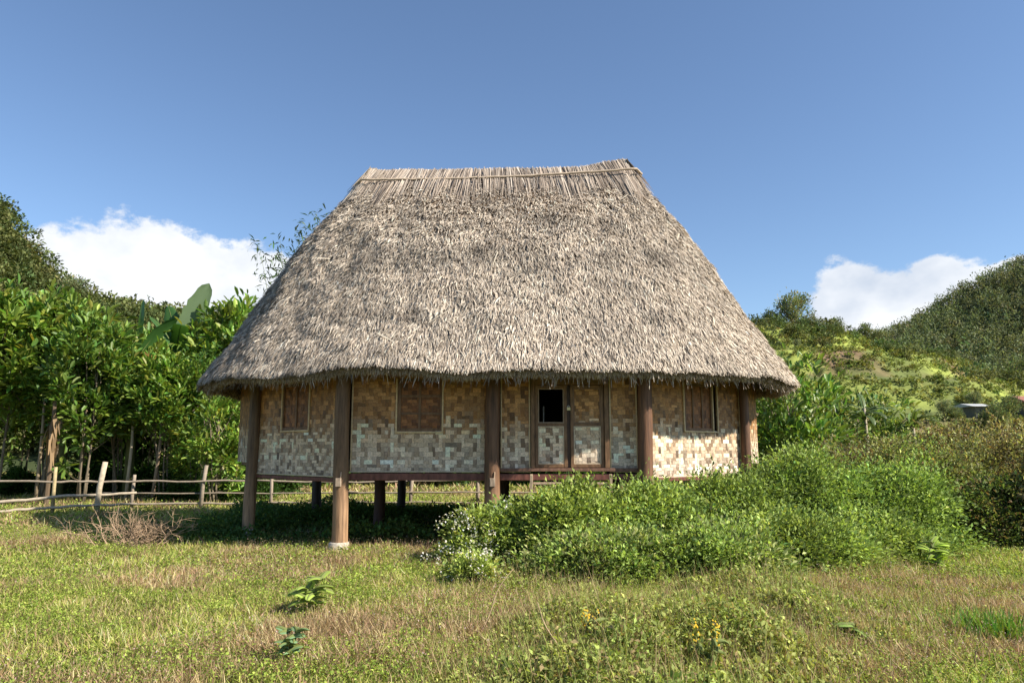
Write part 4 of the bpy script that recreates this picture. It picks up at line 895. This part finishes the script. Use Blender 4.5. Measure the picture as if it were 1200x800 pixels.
S(938, 11.8, 1.15, 0.9, 1.42, 36000, 305, SG, 'tallest green shrub, off the right end of the house', base2=(0.20, 0.30, 0.07), lsize=0.060)
S(1030, 12.2, 1.2, 0.95, 1.36, 36000, 306, (0.20, 0.29, 0.07), 'dark green shrub right of the tallest green one', base2=SG, lsize=0.060)
S(712, 9.3, 1.05, 0.65, 0.5, 24000, 307, SG, 'low leafy shrub at the front edge below the door', base2=OL, lsize=0.060)
S(820, 9.4, 1.1, 0.7, 0.5, 26000, 308, SG, 'low green shrub in front of the right front post', base2=OL, lsize=0.060)
S(925, 10.1, 1.1, 0.65, 0.66, 24000, 309, SG, 'low rounded shrub in front of the tallest green one', base2=SG2, lsize=0.060)
S(1012, 11.0, 0.95, 0.6, 0.6, 20000, 310, SG, 'low green shrub beside the lime coloured seedling', base2=SG2, lsize=0.060)
S(1090, 14.2, 1.5, 1.1, 1.75, 36000, 311, OL, 'olive brown shrub behind the dark green one', base2=SG, lsize=0.06, brown=0.13, mixp=0.3)
S(1190, 14.6, 1.5, 1.1, 2.0, 36000, 312, OB, 'brown drying shrub at the right border', base2=OL, lsize=0.06, brown=0.2, mixp=0.5)
S(1170, 12.6, 1.1, 0.9, 1.0, 26000, 313, (0.13, 0.18, 0.05), 'shaded shrub low at the right border', base2=OB, lsize=0.066, brown=0.1)
S(1270, 12.4, 1.3, 1.2, 1.9, 30000, 314, OB, 'brown shrub mostly outside the right border', base2=OL, lsize=0.06, brown=0.16, mixp=0.5)
S(1000, 15.6, 1.5, 1.0, 1.6, 30000, 315, OL, 'greyish shrub with pale tips behind the green ones', base2=(0.2, 0.19, 0.11), lsize=0.066, brown=0.15, mixp=0.5)
S(930, 16.2, 1.2, 0.9, 1.5, 22000, 316, SG, 'green shrub close behind the house\'s right end', base2=OL, lsize=0.06)
S(1130, 18, 2.0, 1.2, 2.0, 32000, 317, OB, 'wide brownish bush below the far roofs', base2=OL, lsize=0.075, brown=0.16, mixp=0.5)
S(1230, 18.5, 2.0, 1.2, 2.3, 30000, 318, OL, 'tall olive bush behind the drying shrub at the right', base2=OB, lsize=0.075, brown=0.16, mixp=0.5)
S(1020, 20, 1.8, 1.0, 1.8, 24000, 319, (0.13, 0.15, 0.055), 'olive bush below the small papaya tree', base2=OB, lsize=0.075, brown=0.2)

# white-flowered climber at the left edge of the shrubs
r0 = empty('flowering_shrub', (at(562, 600, 10.6)[0], 10.6, 0), 'arching shrub with small white flowers left of the middle front post', 'shrub'); rg = np.random.default_rng(8)
(V, F, C), st = shrub_foliage(0.55, 0.4, 0.75, 5000, 808, SG2, lsize=0.06, shoots=30); link('foliage', mesh_np('foliage', V, F, C, M_LEAFM), r0); st.build('stems', M_TWIG, r0, True)
n = 420; cl = np.stack([rg.normal(-0.05, 0.28, 26), rg.normal(-0.3, 0.12, 26), rg.uniform(0.1, 0.95, 26)], -1); Pf = cl[rg.integers(0, 26, n)]+rg.normal(0, 0.045, (n, 3))
V, F, C = leaves(Pf, randdir(n, rg), 0.032, 0.026, np.tile((0.8, 0.75, 0.69), (n, 1))*np.exp(rg.normal(0, 0.15, (n, 1)))); link('flowers', mesh_np('flowers', V, F, np.clip(C, 0, 0.85), M_LEAFM), r0)
r1 = empty('flowering_shrub', (at(552, 660, 8.9)[0], 8.9, 0), 'low weed with white flower heads at the front of the shrubs', 'weed')
(V, F, C), st = shrub_foliage(0.35, 0.3, 0.36, 2600, 809, SG2, lsize=0.05, shoots=14); link('foliage', mesh_np('foliage', V, F, C, M_LEAFM), r1); st.build('stems', M_TWIG, r1, True)
n = 200; cl = np.stack([rg.normal(0, 0.2, 16), rg.normal(-0.15, 0.1, 16), rg.uniform(0.1, 0.45, 16)], -1); Pf = cl[rg.integers(0, 16, n)]+rg.normal(0, 0.035, (n, 3))
V, F, C = leaves(Pf, randdir(n, rg), 0.028, 0.024, np.tile((0.78, 0.72, 0.68), (n, 1))); link('flowers', mesh_np('flowers', V, F, C, M_LEAFM), r1)

# ------------------------------------------------------------------ dry brush pile
r0 = empty('brush_pile', (*onground(154, 642)[:2], 0), 'tangled pile of dry leafless twigs on the grass left of the house', 'brush pile'); mb = MB(); rg = random.Random(12)
def twig(p, d_, L, rad, depth):
    pts = [np.array(p, float)]; d_ = np.array(d_, float)
    for q in range(6):
        d_ = d_+np.array([rg.gauss(0, 0.2), rg.gauss(0, 0.2), rg.gauss(0.02, 0.18)]); d_ /= np.linalg.norm(d_); nx_ = pts[-1]+d_*L/6; nx_[2] = max(0.02, nx_[2]); pts.append(nx_)
    mb.tube(pts, [rad*(1-0.12*q) for q in range(7)], 5, tuple(np.array((0.38, 0.265, 0.17))*rg.uniform(0.6, 1.25)), caps=False)
    if depth:
        for q in (2, 3, 4, 5):
            if rg.random() < 0.8: twig(pts[q], d_+np.array([rg.gauss(0, 0.7), rg.gauss(0, 0.5), rg.gauss(0.1, 0.5)]), L*0.55, rad*0.6, depth-1)
for k in range(58):
    a = rg.uniform(0, 6.28); twig((rg.gauss(0, 0.26), rg.gauss(0, 0.18), 0.03), (math.cos(a)*1.0, math.sin(a)*0.6, rg.uniform(0.2, 1.5)), rg.uniform(0.32, 0.60), 0.009, 2)
mb.build('twigs', M_TWIG, r0, True)

# ------------------------------------------------------------------ single weeds in the meadow
def broad_weed(px, py, h, nl, L, W, col, label, seed, cat='weed', flowers=None, name='broadleaf_weed'):
    P = onground(px, py); P[2] = float(gh(P[0], P[1])); r0 = empty(name, tuple(P), label, cat); rg = random.Random(seed); st = MB(); lv = MB(); fl = MB()
    for b in range(3 if nl > 8 else 1):
        a0 = rg.uniform(0, 6.28); top = np.array([math.cos(a0)*h*0.3, math.sin(a0)*h*0.25, h*rg.uniform(0.75, 1.05)]); pts = [top*f**np.array([1.3, 1.3, 0.9]) for f in np.linspace(0.0, 1, 7)]; st.tube(pts, 0.005, 5, (0.2, 0.17, 0.07), caps=False)
        for k in range(max(4, nl//3)):
            q = pts[rg.randint(2, 6)]; az = rg.uniform(0, 6.28); banana_leaf(lv, q, az, rg.uniform(0.0, 0.9), L*rg.uniform(0.7, 1.2), W*rg.uniform(0.8, 1.2), rg.uniform(0.5, 1.3), tuple(np.array(col)*rg.uniform(0.75, 1.25)), 0.5, seed+k, rg.uniform(-0.5, 0.5))
        if flowers:
            for k in range(16): z = rg.uniform(0.75, 1.3)*h; c = np.array([top[0]+rg.gauss(0, 0.012), top[1]+rg.gauss(0, 0.012), z]); s = 0.007; fl.add([c+[-s, 0, 0], c+[0, -s, -s], c+[s, 0, 0], c+[0, s, s]], [(0, 1, 2, 3)], flowers)
    for o_, nm, mt in ((st, 'stem', M_TWIG), (lv, 'leaves', M_LEAFM)): o_.build(nm, mt, r0, True)
    if flowers: fl.build('flowers', M_LEAFM, r0)
    return r0
broad_weed(362, 722, 0.36, 24, 0.2, 0.08, (0.36, 0.47, 0.09), 'yellow green broad leaved weed standing alone in the meadow left of centre', 1)
broad_weed(338, 778, 0.22, 24, 0.10, 0.055, (0.20, 0.32, 0.15), 'small bluish green weed below the yellow green one', 2)
broad_weed(1098, 672, 0.42, 30, 0.2, 0.085, (0.40, 0.55, 0.08), 'bright lime coloured seedling at the foot of the shrubs', 3)
broad_weed(1003, 752, 0.16, 5, 0.2, 0.09, (0.2, 0.3, 0.07), 'single upright pale green leaf in the grass below the shrubs', 4)
broad_weed(695, 772, 0.3, 16, 0.08, 0.03, (0.17, 0.25, 0.06), 'weed with yellow flower spike nearer the middle of the meadow', 5, flowers=(0.75, 0.5, 0.04))
broad_weed(832, 790, 0.3, 16, 0.08, 0.03, (0.17, 0.25, 0.06), 'weed with yellow flower spike at the lower right of the shrubs', 6, flowers=(0.75, 0.5, 0.04))
# grass tuft at right
def tuft(px, py, n, h, col, label, seed):
    P = onground(px, py); r0 = empty('grass_tuft', (P[0], P[1], float(gh(P[0], P[1]))), label, 'grass tuft'); rg = np.random.default_rng(seed)
    Pp = np.stack([rg.normal(0, 0.17, n), rg.normal(0, 0.12, n), np.zeros(n)], -1); D = rg.normal(0, 0.35, (n, 3)); D[:, 2] = 1
    V, F, C = leaves(Pp, D, h*rg.uniform(0.5, 1.1, n), 0.014, tone(col, n, rg, 0.2), seed, 0.1); link('blades', mesh_np('blades', V, F, C, M_GRASS), r0)
tuft(1163, 748, 420, 0.24, (0.16, 0.28, 0.04), 'bright green grass tuft in the meadow at the lower right', 31)
tuft(900, 735, 260, 0.18, (0.2, 0.27, 0.06), 'yellowish grass tuft in front of the low rounded shrub', 32)
# leafy weeds spilling from the shrubs into the lower middle of the meadow
rg = np.random.default_rng(606); n = 260000; y = np.sqrt(rg.random(n)*(10.3**2-4.3**2)+4.3**2); x = rg.uniform(-2.0, 5.0, n)*(y/7)
e = np.minimum(smooth(-1.4, 1.2, x/y*7), smooth(4.6, 1.9, x/y*7))*smooth(4.0, 5.0, y); f_ = fbm(x+7, y, 0.75, 171, 4); hgt = (f_-0.44+0.14*(e-0.35))*0.8*e; m_ = hgt+rg.normal(0, 0.012, n) > 0.03; x, y, hgt = x[m_], y[m_], np.clip(hgt[m_], 0.02, 0.42); n = len(x)
k_ = vnoise(x, y, 0.35, 181)[:, None]; Cw = np.array([(0.23, 0.31, 0.075)])*(1-k_)+np.array([(0.36, 0.38, 0.11)])*k_; Cw = Cw*np.exp(rg.normal(0, 0.36, (n, 1))); mb_ = rg.random(n) < 0.13; Cw[mb_] = np.array([0.36, 0.27, 0.13])*np.exp(rg.normal(0, 0.25, (mb_.sum(), 1)))
P = np.stack([x, y, gh(x, y)+hgt*rg.random(n)**0.45*rg.uniform(0.8, 1.25, n)], -1); L = 0.034*rg.uniform(0.5, 1.6, n)*(0.8+0.6*vnoise(x, y, 0.25, 191)); D = randdir(n, rg)+[0, 0, 0.35]
V, F, C = leaves(P, D, L, L*0.5, np.clip(Cw, 0.01, 0.8), 7)
ns = 11000; q = rg.integers(0, n, ns); Pb = P[q].copy(); Pb[:, 2] = gh(Pb[:, 0], Pb[:, 1]); Dd = np.stack([rg.normal(0, 0.38, ns), rg.normal(0, 0.38, ns), np.ones(ns)], -1); V2 = leaves(Pb, Dd, (P[q][:, 2]-Pb[:, 2])*1.4+rg.uniform(0.05, 0.26, ns), 0.005, np.array([(0.46, 0.35, 0.18), (0.36, 0.42, 0.11), (0.30, 0.2, 0.11)])[rg.choice(3, ns)], 8, 0.05)
V, F, C = cat_parts([(V, F, C), V2]); tag(link('leafy_weeds', mesh_np('leafy_weeds', V, F, C, M_LEAFM)), 'bright tangled leafy weeds filling the lower middle of the meadow', 'weeds', kind='stuff')
# long dry stems leaning in the meadow
for i, (a, b) in enumerate([((672, 800), (628, 700)), ((655, 745), (642, 688)), ((560, 745), (600, 662)), ((520, 690), (556, 640))]):
    P = onground(*a); Q = onground(*b); tz = 0.30; d_ = np.array([at(b[0], b[1], P[1]+0.2)[0]-P[0], 0.2, 0]); zt2 = at(b[0], b[1], P[1]+0.2)[2]
    r0 = empty('dry_stem', tuple(P), ['long dry stem at the bottom centre', 'short forked dry stem above the long one', 'dry stem left of the shrubs', 'thin dry stem by the white flower heads'][i], 'dry stem'); mb = MB()
    mb.tube([np.array([0, 0, -0.03])+d_*f+np.array([0.02*math.sin(f*7), 0, max(0.05, zt2)*f**0.8]) for f in np.linspace(0, 1, 9)], [0.006*(1-0.6*f) for f in np.linspace(0, 1, 9)], 5, (0.42, 0.30, 0.18)); mb.build('stem', M_TWIG, r0, True)

# ------------------------------------------------------------------ far slopes: woods, scrub, crest trees, roofs
fzn, fzf, fzl = hz_near, hz_far, hz_left
p = sample_hill(fzf, 30, 330, 135, 300, 6500, 1); rg = np.random.default_rng(2)
scatter_crowns('far_wood', p, rg.uniform(1.3, 2.8, len(p)), 110, (0.15, 0.175, 0.09), 0.65, 3, 'dense dark green wood covering the far hillside', squash=1.9)  # base green lightened and greyed in place of haze
p = sample_hill(fzl, -125, -8, 55, 97, 3300, 4); rg = np.random.default_rng(5)
scatter_crowns('left_wood', p, rg.uniform(0.9, 2.3, len(p)), 260, (0.12, 0.145, 0.05), 0.38, 6, 'wood on the steep slope behind the left trees')
p = sample_hill(fzn, 12, 110, 50, 112, 1900, 7); rg = np.random.default_rng(8); keep = fbm(p[:, 0], p[:, 1], 16, 21) > 0.57; p = p[keep]
scatter_crowns('slope_scrub', p, rg.uniform(0.4, 1.2, len(p)), 170, (0.115, 0.14, 0.055), 0.26, 9, 'mixed scrub growing on the terraced hillside')
p = sample_hill(fzn, 12, 100, 50, 112, 15000, 17); rg = np.random.default_rng(18)
bd = fz_b = fzn.band(p[:, 0], p[:, 1]); p = p[(bd > 0.68) | (rg.random(len(p)) < 0.06)]
scatter_crowns('slope_grass', p, rg.uniform(0.2, 0.5, len(p)), 30, (0.20, 0.225, 0.065), 0.24, 19, 'yellow green grass tufts on the terraced hillside', squash=0.7)
ct = [make_tree('crest_tree', 'x', 'tree', 401, 8, 2.4, 2.4, 4.6, 70, 34, (0.23, 0.26, 0.14), 0.36, lw=0.5, mat=M_FAR, trunk_r=0.16, clr=0.6),
      make_tree('crest_tree', 'x', 'tree', 402, 8, 2.6, 2.0, 3.6, 70, 40, (0.19, 0.225, 0.10), 0.36, lw=0.5, mat=M_FAR, trunk_r=0.16, trunks=2, clr=0.6, low=0.15)]
uc = [0, 0]
def crest(px, top, D, k, label, fz, s=None, group=None):
    P = at(px, top, D); z0 = float(fz(np.array([P[0]]), np.array([D]))[0]); hh = (7.0, 5.6)[k]; s = (P[2]-z0)/hh if s is None else s; s = max(s, 0.2)
    if not uc[k]: uc[k] = 1; o = ct[k]; o.location = (P[0], D, z0-0.2); o.scale = (s,)*3; o['label'] = label
    else: o = dup(ct[k], (P[0], D, z0-0.2), px*0.37, label, group, s)
crest(928, 341, 104, 0, 'tall greyish tree standing on the crest above the terraces', fzn)
crest(905, 364, 104, 1, 'dark tree just left of the tall crest tree', fzn)
crest(948, 368, 104, 0, 'small tree just right of the tall crest tree', fzn)
crest(977, 372, 103, 1, 'dark bush tree on the crest between the tall tree and the saddle', fzn)
crest(1012, 378, 98, 1, 'spreading dark tree left part of the pair above the saddle', fzn)
crest(1030, 383, 98, 0, 'lighter tree right part of the pair above the saddle', fzn)
crest(893, 372, 96, 1, 'dark tree just above the roof\'s right slope', fzn)
crest(1060, 402, 92, 1, 'dark tree where the terraced crest meets the far hill', fzn)
for i, (px, top, D) in enumerate([(960, 430, 70), (1045, 440, 80), (1075, 435, 84), (1100, 440, 86), (1120, 428, 88), (1150, 425, 92), (1170, 440, 80), (1195, 420, 90), (1140, 455, 66), (1180, 462, 60), (1105, 465, 60), (985, 440, 74), (935, 425, 80)]):
    crest(px, top, D, i % 2, 'green tree scattered on the terraced hillside', fzn, None, 'trees scattered on the terraces')
for px, top, D, lb in ((1118, 474, 58, 'bushy tree at the left edge of the pale grey roof'), (1165, 470, 57, 'bushy tree between the pale grey roof and the rusty red roof')):
    crest(px, top, D, 1, lb, fzn)
for px, top, D, lb in ((86, 322, 90, 'small dark tree standing out against the cloud at the left'), (50, 318, 92, 'dark tree on the left slope below the skyline'), (162, 352, 88, 'bare spindly tree poking above the left grove'), (4, 240, 95, 'tree at the top of the steep left slope')):
    crest(px, top, D, 0 if px > 60 else 1, lb, fzl)
def roofhouse(px, py, D, w, dp, h, rh, roofc, label):
    P = at(px, py, D); z1 = P[2]; r0 = empty('small_house', (P[0], D, z1-h-rh), label, 'house'); mb = MB(); mb.box((0, 0, h/2-2), (w, dp, h+4), None, (0.16, 0.155, 0.12)); mb.build('wall', M_PLAIN, r0)
    mb = MB(); e = 0.3; a = [(-w/2-e, -dp/2-e, h), (w/2+e, -dp/2-e, h), (w/2+e, dp/2+e, h), (-w/2-e, dp/2+e, h), (-w/2-e, 0, h+rh), (w/2+e, 0, h+rh)]; mb.add(a, [(0, 1, 5, 4), (2, 3, 4, 5), (0, 4, 3), (1, 2, 5), (0, 3, 2, 1)], roofc); mb.build('roof', M_PLAIN, r0)
    mb = MB(); mb.box((w*0.2, -dp/2-0.01, h*0.45), (0.9, 0.05, h*0.7), None, (0.12, 0.1, 0.09)); mb.build('door', M_PLAIN, r0)
roofhouse(1138, 473, 62, 1.2, 3, 1.0, 0.3, (0.42, 0.43, 0.42), 'small far house with pale grey roof among trees at the right')
roofhouse(1205, 464, 62, 2.2, 3, 1.8, 0.6, (0.30, 0.14, 0.10), 'small far house with rusty red roof at the right border')

# ------------------------------------------------------------------ meadow grass
def gtone(x, y):
    a = fbm(x, y, 1.6, 121, 4); b = fbm(x+50, y, 0.7, 131, 3); return a, b
def blades(n, y0, y1, hmin, hmax, w, seed, extra=1.5):
    r = np.random.default_rng(seed); y = np.sqrt(r.random(n)*(y1**2-y0**2)+y0**2); x = (r.random(n)*2-1)*(y*0.72+extra)
    inhouse = (np.abs(x-CX) < 5.2) & (y > 12.6) & (y < 18.2)
    keep = ~(inhouse & (r.random(n) < 0.75)); x, y = x[keep], y[keep]; n = len(x)
    a, b = gtone(x, y); brown = smooth(0.44, 0.60, a)*0.72+0.18; isb = r.random(n) < brown; lush = smooth(0.52, 0.7, b)
    z = gh(x, y); P = np.stack([x, y, z-0.01], -1); D = r.normal(0, 0.75, (n, 3)); D[:, 2] = 1.0
    h = r.uniform(hmin, hmax, n)*(0.35+1.3*fbm(x, y, 0.42, 161, 3))*np.where(isb, 1.15, 0.9)
    G = np.array([(0.27, 0.31, 0.055), (0.36, 0.36, 0.095), (0.17, 0.22, 0.04), (0.46, 0.41, 0.17)])[r.choice(4, n, p=(0.36, 0.3, 0.2, 0.14))]
    B = np.array([(0.36, 0.265, 0.135), (0.50, 0.41, 0.22), (0.27, 0.18, 0.095), (0.35, 0.215, 0.14)])[r.choice(4, n, p=(0.35, 0.25, 0.2, 0.2))]
    C = np.where(isb[:, None], B, G)*np.exp(r.normal(0, 0.22, (n, 1)))*(1.14+0.34*lush)[:, None]
    D = D/np.linalg.norm(D, axis=1, keepdims=True)
    return leaves(P, D, h, w*(0.7+0.6*r.random(n)), np.clip(C, 0.01, 0.7), seed, 0.15)
parts = [blades(210000, 4.2, 9, 0.05, 0.15, 0.008, 1), blades(190000, 8.5, 15, 0.06, 0.17, 0.011, 2), blades(120000, 14, 26, 0.08, 0.2, 0.02, 3, 3), blades(50000, 25, 46, 0.12, 0.3, 0.05, 4, 4)]
V, F, C = cat_parts(parts); tag(link('grass', mesh_np('grass', V, F, C, M_GRASS)), 'short mixed green and brownish meadow grass covering the ground', 'grass', kind='stuff')
# small round-leaved ground cover and seed heads
def cover(n, y0, y1, ls, seed, extra=1.5, hmax=0.09):
    r = np.random.default_rng(seed); y = np.sqrt(r.random(n)*(y1**2-y0**2)+y0**2); x = (r.random(n)*2-1)*(y*0.72+extra)
    m_ = fbm(x+90, y, 0.55, 141, 3)+r.normal(0, 0.07, n) > 0.5; inh = (np.abs(x-CX) < 5.0) & (y > 13) & (y < 18); m_ &= ~(inh & (r.random(n) < 0.6)); x, y = x[m_], y[m_]; n = len(x)
    P = np.stack([x, y, gh(x, y)+r.uniform(0.01, hmax, n)], -1); D = randdir(n, r); D[:, 2] = np.abs(D[:, 2])*0.8
    C = np.array([(0.27, 0.36, 0.055), (0.38, 0.45, 0.09), (0.17, 0.25, 0.04)])[r.choice(3, n)]*np.exp(r.normal(0, 0.2, (n, 1)))
    L = ls*r.uniform(0.5, 1.4, n); return leaves(P, D, L, L*0.65, C, seed)
parts = [cover(190000, 4.2, 9, 0.022, 11), cover(170000, 8.5, 15, 0.03, 12, hmax=0.12), cover(60000, 14, 25, 0.05, 13, 3, 0.15)]
V, F, C = cat_parts(parts); tag(link('ground_cover', mesh_np('ground_cover', V, F, C, M_LEAFM)), 'tiny leafy weeds growing between the grass blades', 'weeds', kind='stuff')
rg = np.random.default_rng(77); n = 34000; y = np.sqrt(rg.random(n)*(14**2-4.2**2)+4.2**2); x = (rg.random(n)*2-1)*(y*0.72+1.5); m_ = fbm(x, y, 1.6, 121, 4) > 0.47; x, y = x[m_], y[m_]; n = len(x)
P = np.stack([x, y, gh(x, y)+rg.uniform(0.10, 0.2, n)], -1); cc = np.array([(0.45, 0.3, 0.25), (0.55, 0.42, 0.42), (0.5, 0.4, 0.24)])[rg.choice(3, n, p=(0.4, 0.15, 0.45))]
V1 = leaves(P, randdir(n, rg), 0.018*rg.uniform(0.5, 1.2, n), 0.009, cc, 5)
Pb = P.copy(); Pb[:, 2] = gh(x, y); D = np.stack([rg.normal(0, 0.1, n), rg.normal(0, 0.1, n), np.ones(n)], -1)
V2 = leaves(Pb, D, P[:, 2]-Pb[:, 2], 0.003, np.tile((0.28, 0.18, 0.1), (n, 1)), 6, 0.05)
V, F, C = cat_parts([V1, V2]); tag(link('seed_heads', mesh_np('seed_heads', V, F, C, M_LEAFM)), 'pinkish brown seed heads and dry stalks over the meadow', 'seed heads', kind='stuff')
# undergrowth in the shade below the house
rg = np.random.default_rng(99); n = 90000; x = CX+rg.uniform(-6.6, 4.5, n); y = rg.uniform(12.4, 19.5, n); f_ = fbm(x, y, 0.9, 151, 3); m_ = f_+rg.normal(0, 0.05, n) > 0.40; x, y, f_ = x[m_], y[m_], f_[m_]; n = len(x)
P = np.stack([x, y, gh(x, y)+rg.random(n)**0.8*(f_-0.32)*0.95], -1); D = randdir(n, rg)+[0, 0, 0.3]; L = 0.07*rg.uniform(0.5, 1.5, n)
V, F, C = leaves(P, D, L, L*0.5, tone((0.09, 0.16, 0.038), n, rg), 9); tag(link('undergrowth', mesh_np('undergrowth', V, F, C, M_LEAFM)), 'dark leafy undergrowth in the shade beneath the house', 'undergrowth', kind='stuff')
